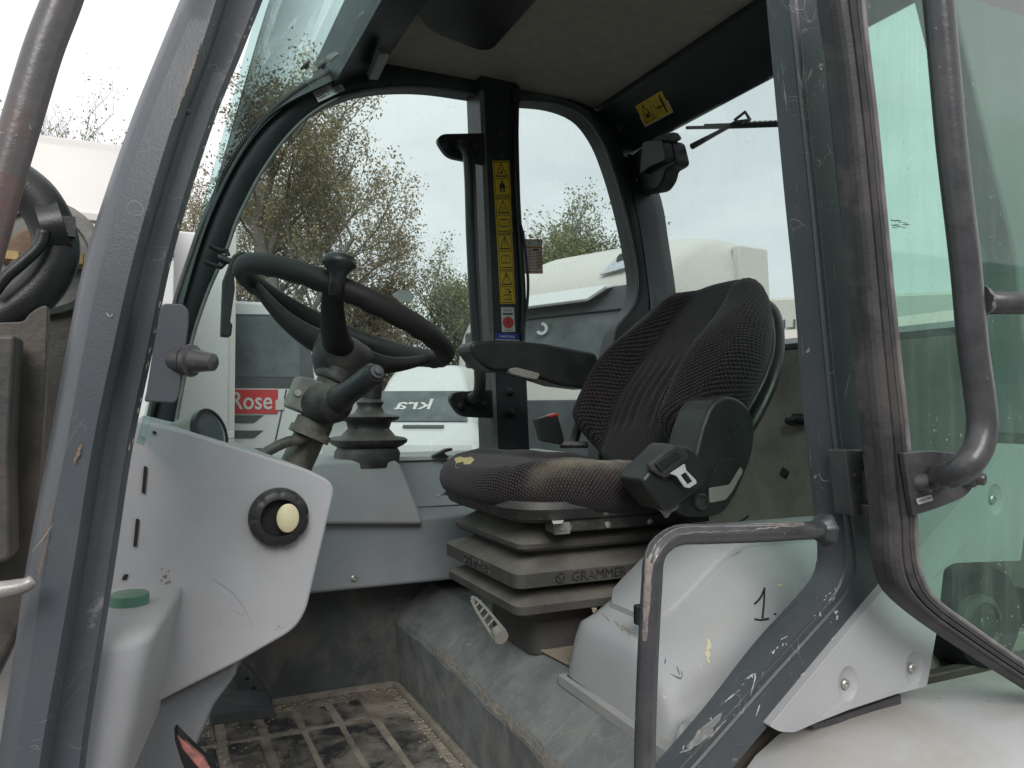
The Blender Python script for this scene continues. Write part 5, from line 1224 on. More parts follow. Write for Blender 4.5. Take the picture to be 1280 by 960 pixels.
# wheels
def wheel(x, y, s):
    w = mk('wheel', MB().lathe((x, y, .60), (0, s, 0), [(.30, -.17), (.50, -.20), (.58, -.17), (.60, -.12), (.60, .12), (.58, .17), (.50, .20), (.30, .17)], 48), M['tyre'], LO, ang=40)
    mk('rim', MB().lathe((x, y, .60), (0, s, 0), [(.32, -.15), (.30, .12), (.27, .10), (.12, .04), (.11, .09), (.02, .09)], 40), M['fender'], w, ang=40)
    mb = MB()
    for i in range(28):
        a = 2*math.pi*i/28; R_ = Matrix.Rotation(-a, 3, 'Y'); mb.box(V3((x, y, .60))+R_ @ V3((.612, 0, 0)), (.03, .34, .045), R_)
    mk('tread', mb, M['tyre'], w, kind='stuff', ang=0)
for x in (1.35, -1.05):
    wheel(x, .46, -1); wheel(x, 2.24, 1)
mb = MB().box((.5, 1.35, .80), (3.3, .62, .44)).box((.15, 1.33, 1.02), (.8, 1.25, .08)); mk('chassis', mb, M['armsteel'], LO, bevel=.02)
mb = MB().tube([(1.35, .6, .6), (1.35, 2.1, .6)], .11, 12).tube([(-1.05, .6, .6), (-1.05, 2.1, .6)], .11, 12); mk('axle', mb, M['armsteel'], LO, ang=40)
# step box under the door
mb = MB().box((.25, .80, .86), (.75, .14, .36)); mk('step_box', mb, M['paint_worn'], LO, bevel=.01)

# ================================================================ FRONT: lift frame, pin, hoses, mirror rail
YA = 1.02
tw_ = [(-80, 150), (8, 205), (24, 212, 6), (60, 250), (96, 290, 10), (114, 318, 12), (112, 345, 10), (96, 420), (70, 700), (-80, 1000)]
lf = slab('lift_frame', tw_, YA, YA+.10, M['armsteel'], LO, bevel=.008, label='weathered dark lift frame with rusty pivot pin')
pc = PY(52, 322, YA)
mk('pin_boss', MB().lathe(pc, (.0, -1, 0), [(.066, -.01), (.066, .012), (.060, .018), (.050, .018), (.048, .012), (.030, .012)], 36), M['greycast'], lf, ang=35)
mk('pivot_pin', MB().lathe(pc, (0, -1, 0), [(.030, 0), (.030, .024), (.027, .027), (.005, .027), (.004, .015)], 28), mat('rust_pin', (.22, .15, .10), .6, .4, .3, 40, .3, 150), lf, ang=35)
for (x, y) in ((14, 320), (99, 326)):
    c = PY(x, y, YA-.02); mk('grease_fitting', MB().lathe(c, (1 if x > 50 else -1, 0, 0), [(.009, -.008), (.009, .004), (.006, .005), (.006, .010), (.003, .012)], 6), M['brass'], lf, ang=20)
pb = slab('guard_plate', [(-60, 405), (30, 402, 6), (36, 392, 10), (52, 382, 10), (60, 382, 6), (56, 500), (40, 720), (-60, 760)], YA-.16, YA-.14, M['armsteel'], LO, bevel=.004)
slab('guard_plate', [(-60, 420), (20, 418), (12, 560), (14, 700), (-60, 720)], YA-.22, YA-.17, M['armsteel'], LO, bevel=.004)
mb = MB().tube([PY(x, y, YA-.12) for x, y in [(-20, 200), (12, 222), (45, 248), (66, 285), (70, 318), (56, 352), (30, 378), (-5, 398), (-40, 408)]], .0215, 14, samples=50); hs = mk('hydraulic_hose', mb, M['black'], LO, ang=180)
mk('hose_cable', MB().tube([PY(x, y, YA-.15) for x, y in [(55, 288), (50, 306), (28, 328), (8, 345), (-8, 365)]], .006, 8, samples=24), M['black'], hs, ang=180)
mb = MB().tube([PY(54, 288, YA-.125), PY(82, 283, YA-.125)], .026, 14).box(PY(84, 284, YA-.14), (.014, .012, .02)); mk('hose_clamp', mb, M['black'], hs, ang=40)
# pale bracket bar at the bottom
mk('mirror_stay', MB().tube([PY(x, y, .66) for x, y in [(-40, 745), (0, 738), (22, 734), (34, 730), (42, 724)]], [.007, .0068, .0065, .006, .004], 12, samples=20), mat('worn_bright_tube', (.30, .29, .27), .4, .3, .2, 40, .2, 200), LO, ang=180)
# rusty tube in front
YR = .52
mk('mirror_rail', MB().tube([PY(x, y, YR) for x, y in [(102, -70), (78, 0), (55, 60), (29, 145), (8, 215), (-10, 280), (-30, 350)]], .0102, 18, samples=50), M['rusty'], LO, ang=180, label='thin handrail with grey paint worn to red primer')
# things seen through the windscreen: cab-front mirror arm, lamp bracket
for (x, y) in ((417, 71), (380, 78), (401, 78)):
    p = PY(x, y, 1.86); 
def onws(px, py, inset=.004):
    r = ray(px, py); best = None; bd = 9
    for i in range(400, 2600):
        p = CAM+r*(i/1000)
        if .7 < p.y < 1.95:
            # windscreen x at this z
            zs_ = [q[1] for q in pr]; xs_ = [q[0] for q in pr]
            if zs_[0] < p.z < zs_[-1]:
                d = abs(float(np.interp(p.z, zs_, xs_))-p.x)
                if d < bd: bd = d; best = p
    return best
p1 = onws(416, 71)
if p1: 
    nrm = V3((.7, 0, -.72)); mk('suction_disc', MB().lathe(p1+nrm*.003, nrm, [(.016, 0), (.016, .001)], 20), M['paper'], LO, ang=40)
# glued bracket discs
for (x, y) in ((379.5, 79), (401, 79)):
    p1 = onws(x, y)
    if p1: mk('glass_clamp', MB().lathe(p1+V3((.7, 0, -.72))*.004, V3((.7, 0, -.72)), [(.014, 0), (.013, .003), (.006, .004), (.006, .009), (.003, .01)], 18), M['greycast'], LO, ang=40)
# ================================================================ BACKGROUND
class Fr:
    """local frame on the ground: x along the vehicle's front/side, y depth, z up"""
    def __init__(s, o, ex, ey=None):
        s.o = V3(o); s.ex = V3(ex).normalized(); s.ez = V3((0, 0, 1)); s.ey = V3(ey).normalized() if ey else s.ez.cross(s.ex)
    def p(s, x, y, z): return s.o+s.ex*x+s.ey*y+s.ez*z
    def pr(s, pts, vec): return MB().prism([s.p(*q) for q in pts], s.ex*vec[0]+s.ey*vec[1]+s.ez*vec[2])
    def box(s, a, b): return s.pr([(a[0], a[1], a[2]), (b[0], a[1], a[2]), (b[0], a[1], b[2]), (a[0], a[1], b[2])], (0, b[1]-a[1], 0))
def gp(px, d): p = PD(px, 510, d); return V3((p.x, p.y, 0))   # point on the ground below a pixel column
def zat(py, d): return 1.8+(510-py)/FPX*d
def vwheel(f, x, y, r, parent, side=-1):
    c = f.p(x, y, r); ax_ = f.ey*side
    w = mk('wheel', MB().lathe(c, ax_, [(r*.55, -.12), (r*.92, -.13), (r, -.08), (r, .08), (r*.92, .13), (r*.6, .12)], 28), M['tyre'], parent, ang=40)
    mk('rim', MB().lathe(c, ax_, [(r*.56, .0), (r*.56, .12), (r*.4, .06), (r*.15, .10), (.01, .10)], 20), M['lamp'], w, ang=40)

# ---- near left: tall white trailer seen past the front pillar
f = Fr(gp(-330, 5.4), gp(215, 6.55)-gp(-330, 5.4)); Lg = (gp(215, 6.55)-gp(-330, 5.4)).length
T = thing('box_trailer', f.p(Lg/2, 1.2, 0), 'tall cream white box trailer at the far left, closest to the loader front', 'trailer')
zt_ = 4.04
mk('body', f.pr([(0, 0, 1.1), (0, 0, zt_-.12), (0, .05, zt_-.03), (0, .16, zt_), (0, 2.45, zt_), (0, 2.5, zt_-.1), (0, 2.5, 1.1)], (Lg, 0, 0)), M['white'], T, bevel=.02, ang=30)
mk('side_rail', f.box((0, -.035, 3.33), (Lg, .0, 3.40)), M['white'], T, bevel=.012)
mk('rail_or_gap_shade', f.box((0, -.05, 3.08), (Lg, .0, 3.12)), M['vdark'], T, bevel=.006)  # dark strip put in for the shadow gap below the ridge
mk('side_skirt', f.box((0, -.03, 1.15), (Lg, .0, 3.05)), M['cool_white'], T, bevel=.012)
for x in (.8, 2.0, 5.2, 6.4): 
    if x < Lg-.5: vwheel(f, x, .15, .5, T)
mk('underframe', f.box((0, .3, .8), (Lg, 2.2, 1.1)), M['vdark'], T, bevel=.02)

# ---- tall white box body seen through the windscreen edge
d0 = 9.0; f = Fr(gp(120, 8.6), gp(291, 9.2)-gp(120, 8.6)); Lg = (gp(291, 9.2)-gp(120, 8.6)).length
T = thing('box_truck', f.p(Lg/2, 1, 0), 'plain white tall box body just left of the truck with the red sign', 'box truck')
T['label'] = 'plain white tall box body just left of the truck with the red sign'
zt_ = zat(293, 9.2)
mk('body', f.box((-1.5, 0, .95), (Lg, 2.4, zt_)), M['cool_white'], T, bevel=.03)
mk('rail_or_gap_shade', f.box((-1.5, -.03, zat(548, 9.2)-.0), (Lg+.02, .0, zat(539, 9.2))), M['cool_white'], T, bevel=.01)
mk('corner_post', f.box((Lg-.05, -.02, .95), (Lg+.02, .05, zt_+.01)), M['white'], T, bevel=.01)
mk('door_joint', f.box((Lg*.28, -.012, 1.2), (Lg*.28+.02, .002, zt_)), M['vdark'], T)
mk('skirt', f.box((-1.5, .05, .45), (Lg, 2.3, .95)), M['vdark'], T, bevel=.02); vwheel(f, .6, .2, .45, T); vwheel(f, -.9, .2, .45, T)

# ---- truck with the red Rose sign (cab seen from its side)
D = 10.2; f = Fr(gp(255, D), gp(425, D)-gp(255, D)); s_ = (gp(425, D)-gp(255, D)).length/170.0
def tx_(px): return (px-255)*s_
def tz_(py): return zat(py, D)
T = thing('truck_cab', f.p(tx_(340), 1.2, 0), 'white truck cab with a red sign reading Rose below its side window', 'truck')
oc = [(tx_(258), tz_(600)), (tx_(258), tz_(374)), (tx_(330), tz_(377)), (tx_(352), tz_(381)), (tx_(374), tz_(393)), (tx_(384), tz_(412)), (tx_(398), tz_(480)), (tx_(404), tz_(520)), (tx_(404), tz_(610)), (tx_(258), tz_(610))]
cabb = mk('cab_body', f.pr([(x, 0, z) for x, z in oc], (0, 2.4, 0)), M['cool_white'], T, bevel=.05, seg=3)
mk('side_window', f.pr([(tx_(x), -.015, tz_(y)) for x, y in rpoly([(291, 395, 3), (372, 397, 5), (376, 472, 3), (291, 471, 3)], 0)], (0, .03, 0)), M['midglass'], T, bevel=.005)
mk('window_trim', f.pr([(tx_(x), -.006, tz_(y)) for x, y in [(286, 392), (377, 393), (386, 420), (394, 486), (286, 485)]], (0, .02, 0)), M['vdark'], T, bevel=.003)
sg = Flat(f.p(tx_(275), -.03, tz_(517)), f.ex*(tx_(347)-tx_(275)), f.ez*(tz_(487)-tz_(517)), -f.ey, lift=.004)
mk('sign_panel', f.pr([(tx_(x), -.018, tz_(y)) for x, y in [(275, 487), (347.5, 487), (347.5, 517), (275, 517)]], (0, .02, 0)), M['red'], T, bevel=0, ang=0)
vs, fs = text_mesh('Rose', .34, True, ext=.004); w = max(v[0] for v in vs)-min(v[0] for v in vs); c = f.p(tx_(315), -.026, tz_(502)); k_ = (tx_(341)-tx_(290))/w; hk = (tz_(489)-tz_(513))/(max(v[1] for v in vs)-min(v[1] for v in vs))*.92
mk('sign_lettering', MB().add([c+f.ex*(v[0]*k_)+f.ez*(v[1]*hk)-f.ey*v[2] for v in vs], fs), M['paper'], T, ang=0, label='white lettering Rose')
mk('door_handle', f.pr([(tx_(x), -.03, tz_(y)) for x, y in rpoly([(345, 500, 1), (356, 498, 1), (356, 512, 1), (345, 513, 1)], 0)], (0, .02, 0)), M['white'], T, bevel=.005)
for (a, b) in ((519, 529), (538, 548), (560, 575)):
    mk('step_recess', f.pr([(tx_(x), -.01, tz_(y)) for x, y in rpoly([(288, a), (330, a), (318, b, 3), (288, b)], 0)], (0, .02, 0)), M['vdark'], T, bevel=.003)
mk('door_joint', f.pr([(tx_(x), -.008, tz_(y)) for x, y in [(357, 487), (359, 487), (344, 560), (342, 560)]], (0, .01, 0)), M['vdark'], T)
vwheel(f, tx_(300), .1, .5, T); mk('marker_lamp', f.pr([(tx_(x), -.02, tz_(y)) for x, y in [(388, 520), (398, 520), (399, 545), (390, 545)]], (0, .04, 0)), M['orange'], T, bevel=.01)

# ---- van facing the camera
D = 14.0; f = Fr(gp(425, D), gp(605, D-.3)-gp(425, D)); s_ = (gp(605, D-.3)-gp(425, D)).length/180.0
tx_ = lambda px: (px-425)*s_
tz_ = lambda py: zat(py, D)
T = thing('white_van', f.p(tx_(515), 2, 0), 'white van facing the loader with mirrored lettering behind its windscreen', 'van')
def sect(xa, xb, z, y, r): return [f.p(x, yy, z) for x, yy in rpoly([(xa, y), (xb, y, r), (xb, y+2.5), (xa, y+2.5)], 0, 4)]
R = []
for (z, xa, xb, y) in ((.25, 438, 612, .0), (tz_(600), 436, 615, -.02), (tz_(575), 436, 614, .0), (tz_(556), 437, 606, .06), (tz_(533), 440, 590, .55), (tz_(528), 442, 584, .72), (tz_(487), 450, 568, 1.35), (tz_(470), 454, 562, 1.60), (tz_(455), 460, 555, 1.85), (tz_(449), 472, 545, 2.2)):
    R.append([f.p(x, yy, z) for x, yy in rpoly([(tx_(xa), y, .25), (tx_(xb), y, .25), (tx_(xb)+.05, 6.0), (tx_(xa)-.05, 6.0)], 0, 4)])
mk('body', MB().rings(R), M['cool_white'], T, ang=40)
a = [(450, 488, 1.33), (566, 488, 1.33), (577, 527.5, .72), (444, 527.5, .72)]
P = [f.p(tx_(x), y-.03, tz_(z)) for x, z, y in a]; nn = (P[1]-P[0]).cross(P[3]-P[0]).normalized(); nn = nn if nn.dot(f.ey) < 0 else -nn
mk('windscreen', MB().prism(P, nn*.02), M['midglass'], T, ang=0)
q = Flat(P[3]+nn*.02, P[2]-P[3], P[0]-P[3], nn, lift=.01)
q.text('kra', .415, .52, .5, 0, mirror=True, bold=True, width=.36)
mk('mirrored_lettering', q.mb, [M['paper']], T, ang=0, fix=False)
mk('hood_grille', MB().prism([f.p(tx_(x), .52 if z < 534 else .46, tz_(z)) for x, z in [(496, 532.5), (549, 532.5), (549, 535.5), (496, 535.5)]], nn*.02), M['vdark'], T, ang=0)
mk('headlight', f.pr([(tx_(x), -.06, tz_(z)) for x, z in rpoly([(588, 560, 3), (608, 562, 6), (612, 600, 6), (592, 598, 3)], 0)], (0, .3, 0)), M['lamp'], T, bevel=.02)
mk('headlight', f.pr([(tx_(x), -.06, tz_(z)) for x, z in rpoly([(438, 562, 3), (458, 560, 6), (456, 598, 6), (440, 600, 3)], 0)], (0, .3, 0)), M['lamp'], T, bevel=.02)
mk('grille', f.box((tx_(470), -.06, tz_(604)), (tx_(582), .1, tz_(566))), M['vdark'], T, bevel=.02)
for x in (tx_(448), tx_(603)):
    mk('wheel', MB().lathe(f.p(x, 1.0, .34), f.ex, [(.2, -.1), (.32, -.1), (.34, -.06), (.34, .06), (.32, .1), (.2, .1)], 24), M['tyre'], T, ang=40)
mk('wing_mirror', f.pr([(tx_(x), .8, tz_(z)) for x, z in rpoly([(588, 508, 4), (600, 508, 5), (602, 528, 5), (589, 528, 4)], 0)], (0, .1, 0)), M['vdark'], T, bevel=.02)

# ---- dark car beside the van
D = 13.0; f = Fr(gp(585, D), gp(700, D)-gp(585, D)); s_ = (gp(700, D)-gp(585, D)).length/115.0
tx_ = lambda px: (px-585)*s_
tz_ = lambda py: zat(py, D)
# ---- ivory tanker body behind the grab bar
D = 17.0; c = gp(640, D); f = Fr(c, gp(700, D)-gp(560, D))
T = thing('tank_trailer', c, 'cream rounded tank with a red stripe partly hidden by the grab bar', 'tank trailer')
R_ = zat(365, D)/2-.55; zc = zat(365, D)-R_
a0 = gp(640, D); ax_ = (V3((.9, .35, 0))).normalized()
tk_ = MB().lathe(V3((a0.x, a0.y, zc)), ax_, [(.15, -.62), (R_*.5, -.55), (R_*.8, -.38), (R_*.95, -.18), (R_, 0), (R_, 6.0), (R_*.8, 6.4), (.2, 6.6)], 48)
mk('tank', tk_, M['ivory'], T, ang=60)
mk('tank_band', MB().lathe(V3((a0.x, a0.y, zc)), ax_, [(R_+.005, .9), (R_+.03, .95), (R_+.03, 1.15), (R_+.005, 1.2)], 48, cap=False), M['red'], T, ang=60)
mk('tank_frame', MB().box(V3((a0.x, a0.y, .8))+ax_*3, (6.5, 1.6, .5), Matrix.Rotation(math.atan2(ax_.y, ax_.x), 3, 'Z')), M['vdark'], T, bevel=.03)
f = Fr(a0, ax_); 
for x in (1.2, 4.2, 5.4): vwheel(f, x, -1.0, .5, T)

# ---- big ivory tractor cab filling the rear side window
A = gp(598, 10.6); B = gp(818, 8.6); f = Fr(A, B-A); Wd = (B-A).length; back = f.ey   # ey points away
if back.dot(FW) < 0: back = -back; f.ey = back
T = thing('truck_cab', f.p(Wd/2, 1.2, 0), 'large ivory truck with high rounded roof, lamp and sun visor behind the driver seat', 'truck')
def hz(px, py):   # point on the front plane
    n_ = f.ey; o = f.o; r = ray(px, py); return CAM+r*((o-CAM).dot(n_)/r.dot(n_))
def loc(P): v = P-f.o; return v.dot(f.ex), v.dot(f.ey), v.z
# roofline heights along the front
prof_ = [loc(hz(x, y)) for x, y in [(600, 362), (650, 338), (690, 316), (730, 302), (790, 296), (815, 297)]]
Wx = Wd
def zroof(x): return float(np.interp(x, [p[0] for p in prof_], [p[2] for p in prof_]))
zv = lambda x: float(np.interp(x, [0, Wx], [loc(hz(604, 388))[2], loc(hz(815, 345))[2]]))
zmax = max(p[2] for p in prof_)
zmid = sum(zv(x) for x in (0, Wx*.5, Wx))/3
# body rings bottom to top (rounded plan, roof raked back)
def plan(z, y0, ins, r): return [f.p(x, y, z) for x, y in rpoly([(ins, y0, r), (Wx-ins, y0, r), (Wx-ins, 2.6), (ins, 2.6)], 0, 6)]
R = [plan(.5, 0, 0, .3), plan(1.2, -.05, 0, .3), plan(2.1, -.03, 0, .3), plan(zmid-.05, .10, .02, .3), plan(zmid+.12, .13, .03, .35), plan(zmid+.35, .34, .06, .45), plan(zmid+.55, .62, .09, .6), plan(zmid+.70, .98, .13, .6), plan(zmid+.78, 1.4, .18, .5), plan(zmid+.80, 1.8, .24, .5)]
mk('cab_body', MB().rings(R), M['ivory'], T, ang=60)
# side deflector
mk('side_deflector', MB().prism([f.p(Wx-.10, 1.95, zmid+.25), f.p(Wx-.10, 1.95, zmid+.72), f.p(Wx-.1, 2.75, zmid+.78), f.p(Wx-.1, 3.0, 1.2), f.p(Wx-.1, 2.6, 1.2)], f.ex*.12), M['ivory'], T, bevel=.03)
# windscreen and visor
def fp(x, y, z): return f.p(x, y, z)
ws = [fp(.12, .0, 2.15), fp(Wx-.12, .0, 2.15), fp(Wx-.16, .085, zmid-.12), fp(.16, .085, zmid-.12)]
mk('windscreen', MB().prism(ws, -f.ey*.03), M['midglass'], T, bevel=.01)
mk('visor_shade', MB().prism([fp(.1, .06, zmid-.26), fp(Wx-.1, .06, zmid-.26), fp(Wx-.1, .10, zmid+.02), fp(.1, .10, zmid+.02)], -f.ey*.08), M['vdark'], T, bevel=.01)
mk('sun_visor', MB().prism([fp(.05, -.18, zmid-.16), fp(Wx*.72, -.18, zmid-.16), fp(Wx*.80, -.10, zmid-.02), fp(Wx*.80, .1, zmid+.03), fp(.05, .1, zmid+.03)], -f.ey*.03+V3((0, 0, .03))), M['cool_white'], T, bevel=.01)
for xx in (.50, Wx-.80):
    P = [fp(xx-.08, .19, zmid+.20), fp(xx+.30, .19, zmid+.24), fp(xx+.48, .30, zmid+.50), fp(xx+.20, .30, zmid+.48)]
    if xx < 1: P = [fp(xx+.05, .18, zmid+.17), fp(xx-.3, .18, zmid+.2), fp(xx-.42, .27, zmid+.4), fp(xx-.2, .27, zmid+.4)]
    hl_ = mk('roof_lamp', MB().prism(P, -f.ey*.06), M['lamp'], T, bevel=.01)
    cc = sum((V3(p) for p in P), V3((0, 0, 0)))/4-f.ey*.06
    mk('lamp_bulb', MB().lathe(cc, -f.ey, [(.075, 0), (.07, .01), (.03, .006)], 20), M['vdark'], hl_)
mk('grille', MB().prism([fp(.35, -.06, .9), fp(Wx-.35, -.06, .9), fp(Wx-.3, -.05, 1.9), fp(.3, -.05, 1.9)], -f.ey*.04), M['vdark'], T, bevel=.02)
mk('bumper', MB().prism([fp(.02, -.2, .35), fp(Wx-.02, -.2, .35), fp(Wx-.02, -.2, .85), fp(.02, -.2, .85)], f.ey*.25), M['ivory'], T, bevel=.04)
for xx in (.1, Wx-.5): mk('headlight', MB().prism([fp(xx, -.09, .9), fp(xx+.4, -.09, .9), fp(xx+.4, -.07, 1.2), fp(xx, -.07, 1.2)], -f.ey*.05), M['lamp'], T, bevel=.02)
for xx in (-.02, Wx+.02): mk('side_mirror', MB().box(f.p(xx+(.12 if xx > 1 else -.12), .0, 2.6), (.18, .12, .5), Matrix.Rotation(math.atan2(f.ex.y, f.ex.x), 3, 'Z')), M['vdark'], T, bevel=.04)
# crescent sticker behind the windscreen
cr = []
for i in range(14): a = 3.6+i*.33; cr.append((math.cos(a)*.10, math.sin(a)*.08))
cp_ = [V3(p) for p in ws]; c0 = hz(679, 411)-f.ey*.02
mk('crescent_sticker', MB().prism([c0+f.ex*x+f.ez*z for x, z in cr]+[c0+f.ex*x*.55+f.ez*z*.55 for x, z in reversed(cr)], -f.ey*.01), M['paper'], T, ang=0)
for xx in (.25, Wx-.25):
    mk('wheel', MB().lathe(f.p(xx, 1.2, .5), f.ex, [(.3, -.15), (.47, -.15), (.5, -.1), (.5, .1), (.47, .15), (.3, .15)], 28), M['tyre'], T, ang=40)

# ---- pale trailer with mirrored lettering behind the rear window
D = 13.0; f = Fr(gp(925, D), gp(1250, D-1)-gp(925, D)); s_ = (gp(1250, D-1)-gp(925, D)).length/325
T = thing('box_trailer', f.p(3, 1.2, 0), 'pale trailer with outlined capital letters, low behind the rear window', 'trailer')
z1 = zat(373, D)
mk('body', f.box((0, 0, .9), (325*s_, 2.5, z1)), M['ivory'], T, bevel=.05)
q = Flat(f.p(0, -.01, 0), f.ex, f.ez, -f.ey, lift=.01)
q.text('ALLIBA', (991-925)*s_, zat(407, D), .22, 0, mirror=True, width=1.0)
mk('mirrored_lettering', q.mb, [M['vdark']], T, ang=0, fix=False)
mk('side_rail', f.box((0, -.04, zat(432, D)), (325*s_, 0, zat(426, D))), M['vdark'], T, bevel=.01)
mk('underframe', f.box((.3, .3, .5), (325*s_-.3, 2.2, .9)), M['vdark'], T, bevel=.03)
for x in (.9, 2.1, 3.3): vwheel(f, x, .2, .48, T)
# overhead wires
def wire(px0, py0, px1, py1, d0, d1):
    a = PD(px0, py0, d0); b = PD(px1, py1, d1); return [a.lerp(b, t)-V3((0, 0, 1.2*math.sin(math.pi*t))) for t in np.linspace(0, 1, 16)]

# ---- warehouse on the photographer's side (seen only as a reflection)
f = Fr((30, -15, 0), (-1, 0, 0)); T = thing('warehouse', (2, -18, 0), 'long grey warehouse with roller doors across the yard', 'building')
mk('wall', f.box((0, 0, 0), (60, 12, 6.2)), M['brick'], T, bevel=.02)
mk('roof', f.box((-.3, -.3, 6.2), (60.3, 12.3, 6.5)), M['vdark'], T, bevel=.02)
for i in range(7):
    w_ = mk('window', f.box((3+i*8, .0-.04, 2.6), (6+i*8, .02, 4.0)), M['darkglass'], T)
for i in range(3): mk('roller_door', f.box((6.6+i*16, -.05, 0), (10.4+i*16, .02, 4.2)), M['cool_white'], T)

# ================================================================ TREES
def tree(name, base, H, spread, label, leafm, leaves=6000, ls=.10, seed=1, depth=5, trunk_r=.22, up=.75, group=None, barkm=None, mixr=(0, 1), lean=0, fill=1.0, clear=.18):
    r_ = random.Random(seed); base = V3(base)
    T = thing(name, base, label, 'tree', group); tb = MB(); tips = []
    def br(p, d, ln, r, lv):
        n = 4 if lv < 3 else 3; pts = [p]; q = p.copy(); dd = d.copy()
        for i in range(n):
            dd = (dd+V3((r_.gauss(0, .10), r_.gauss(0, .10), r_.gauss(.02, .07)))).normalized(); q = q+dd*(ln/n); pts.append(q.copy())
            if lv >= 2: tips.append((q.copy(), lv))
        r1 = r*.62
        tb.tube(pts, [r+(r1-r)*i/n for i in range(n+1)], 7 if lv < 2 else (5 if lv < 3 else 3), caps=False)
        if lv >= depth: return
        k = [7, 5, 4, 4, 3][min(lv, 4)]
        for j in range(k):
            t = (j+1)/k if lv > 0 else clear+(1-clear)*(j+.6)/k
            idx = min(n-1, int(t*n)); s = pts[idx].lerp(pts[idx+1], min(1, t*n-idx))
            az = r_.uniform(0, 2*math.pi); side = V3((math.cos(az), math.sin(az), r_.uniform(-.1, .5)))
            nd = (dd*(up if lv else .55)+side*(.75*spread)+V3((0, 0, .18))).normalized()
            br(s, nd, ln*r_.uniform(.50, .72)*(1.0 if lv else (1.05-.45*t)), r1*(.75 if lv else .62), lv+1)
    br(base, V3((lean, 0, 1)), H*.62, trunk_r, 0)
    mk('trunk', tb, barkm or M['bark'], T, ang=180, fix=False)
    # leaves: small bent quads clustered on the twigs
    n = leaves; P = np.array([tuple(t[0]) for t in tips]); idx = np.array([r_.randrange(len(tips)) for _ in range(n)])
    rg = np.random.RandomState(seed); C_ = P[idx]+rg.normal(0, .16*fill, (n, 3)); 
    u = rg.normal(0, 1, (n, 3)); u /= np.linalg.norm(u, axis=1)[:, None]; w = rg.normal(0, 1, (n, 3)); w = np.cross(u, w); w /= np.linalg.norm(w, axis=1)[:, None]
    sz = ls*rg.uniform(.5, 1.25, (n, 1)); V = np.empty((n, 4, 3)); V[:, 0] = C_-u*sz; V[:, 1] = C_+w*sz*.55; V[:, 2] = C_+u*sz; V[:, 3] = C_-w*sz*.55
    ctr = V.reshape(-1, 3).mean(0); lo = V.reshape(-1, 3).min(0); c = V3((ctr[0], ctr[1], lo[2]))
    me = bpy.data.meshes.new('crown'); me.vertices.add(4*n); me.vertices.foreach_set('co', (V.reshape(-1, 3)-np.array(tuple(c))).ravel()); me.loops.add(4*n); me.loops.foreach_set('vertex_index', np.arange(4*n)); me.polygons.add(n); me.polygons.foreach_set('loop_start', np.arange(n)*4); me.update(calc_edges=True)
    at = me.attributes.new('leafmix', 'FLOAT', 'POINT'); vmix = np.clip(mixr[0]+(mixr[1]-mixr[0])*(.5*rg.rand(n)+.5*(np.sin(C_[:, 0]*1.1)+np.sin(C_[:, 2]*1.3+C_[:, 1])+2)/4), 0, 1); at.data.foreach_set('value', np.repeat(vmix, 4))
    me.materials.append(leafm); o = bpy.data.objects.new('crown', me); COL.objects.link(o); o.parent = T; o.location = c-base; WL[o.name] = c
    return T
greybark = mat('grey_bark', (.17, .155, .135), .9, 0, .3, 6, .5, 30)
tree('autumn_tree', gp(392, 24), 12.6, 1.0, 'tall autumn tree with thinning yellow brown leaves behind the steering wheel', M['autumn'], 46000, .055, 5, trunk_r=.26, up=.8, barkm=greybark, clear=.12)
tree('autumn_tree', gp(318, 27), 11.5, .9, 'bare greyish tree left of the tall autumn tree', M['autumn'], 20000, .055, 9, trunk_r=.2, up=.85, barkm=greybark, mixr=(0, .5), clear=.1)
tree('autumn_tree', gp(452, 29), 7.0, .8, 'low orange brown tree at the right foot of the tall autumn tree', M['autumn'], 16000, .07, 14, trunk_r=.2, up=.7, barkm=greybark, mixr=(.4, 1), clear=.1)
tree('birch_tree', gp(545, 33), 7.8, .7, 'slim light green tree left of the grab bar', M['olive'], 9000, .065, 21, trunk_r=.14, up=.9, clear=.08)
tree('birch_tree', gp(596, 36), 8.2, .8, 'pale green tree behind the grab bar', M['olive'], 9000, .07, 22, trunk_r=.14, up=.9, clear=.08)
tree('olive_tree', gp(722, 27), 9.6, 1.0, 'yellow green leafy tree above the ivory truck roof', M['olive'], 16000, .065, 31, trunk_r=.2, up=.8, clear=.2)
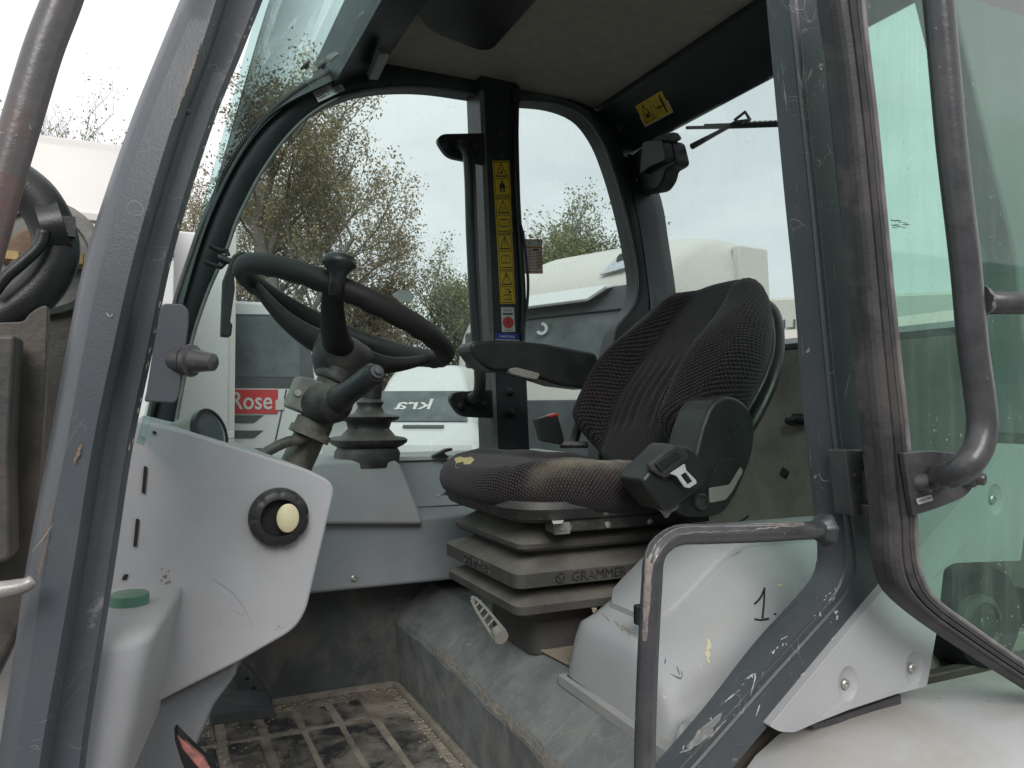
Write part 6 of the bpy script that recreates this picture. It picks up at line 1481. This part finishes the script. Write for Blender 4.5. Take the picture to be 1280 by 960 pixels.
tree('bare_tree', gp(672, 29), 8.8, .9, 'nearly bare twiggy tree left of the yellow green one', M['olive'], 1800, .08, 33, trunk_r=.16, up=.9, barkm=greybark, clear=.15)
tree('bare_tree', gp(768, 30), 9.3, .9, 'nearly bare twiggy tree right of the yellow green one', M['olive'], 2200, .08, 35, trunk_r=.16, up=.9, barkm=greybark, clear=.15)
tree('garden_tree', gp(140, 24), 10.9, .8, 'treetop just showing over the white trailer beside the door pillar', M['olive'], 5000, .045, 41, trunk_r=.16, up=.9)
tree('garden_tree', gp(62, 25), 10.6, .6, 'treetop just showing over the white trailer at the far left', M['olive'], 2500, .045, 42, trunk_r=.14, up=.9)
# hedge band behind the vehicles
rg = np.random.RandomState(3); n = 26000
t = rg.rand(n); a = np.array(gp(300, 30)); b = np.array(gp(660, 38)); c = a[None]+(b-a)[None]*t[:, None]+rg.normal(0, .8, (n, 3))*np.array([1, 1, 0]); hgt = 3.6+.7*np.sin(t*21)+.5*np.sin(t*47+1); c[:, 2] = rg.rand(n)**.8*hgt
u = rg.normal(0, 1, (n, 3)); u /= np.linalg.norm(u, axis=1)[:, None]; w = np.cross(u, rg.normal(0, 1, (n, 3))); w /= np.linalg.norm(w, axis=1)[:, None]
V = np.stack([c-u*.11, c+w*.07, c+u*.11, c-w*.07], 1).reshape(-1, 3); o0 = V.mean(0)*np.array([1, 1, 0])
me = bpy.data.meshes.new('hedge'); me.vertices.add(4*n); me.vertices.foreach_set('co', (V-o0).ravel()); me.loops.add(4*n); me.loops.foreach_set('vertex_index', np.arange(4*n)); me.polygons.add(n); me.polygons.foreach_set('loop_start', np.arange(n)*4); me.update(calc_edges=True)
at = me.attributes.new('leafmix', 'FLOAT', 'POINT'); at.data.foreach_set('value', np.repeat(np.clip(.5*rg.rand(n)+.3+.2*np.sin(t*30), 0, 1), 4)); me.materials.append(M['hedge'])
o = bpy.data.objects.new('hedge', me); COL.objects.link(o); o.location = tuple(o0); o['kind'] = 'stuff'; o['label'] = 'dense dark hedge running behind the parked vehicles'; o['category'] = 'hedge'
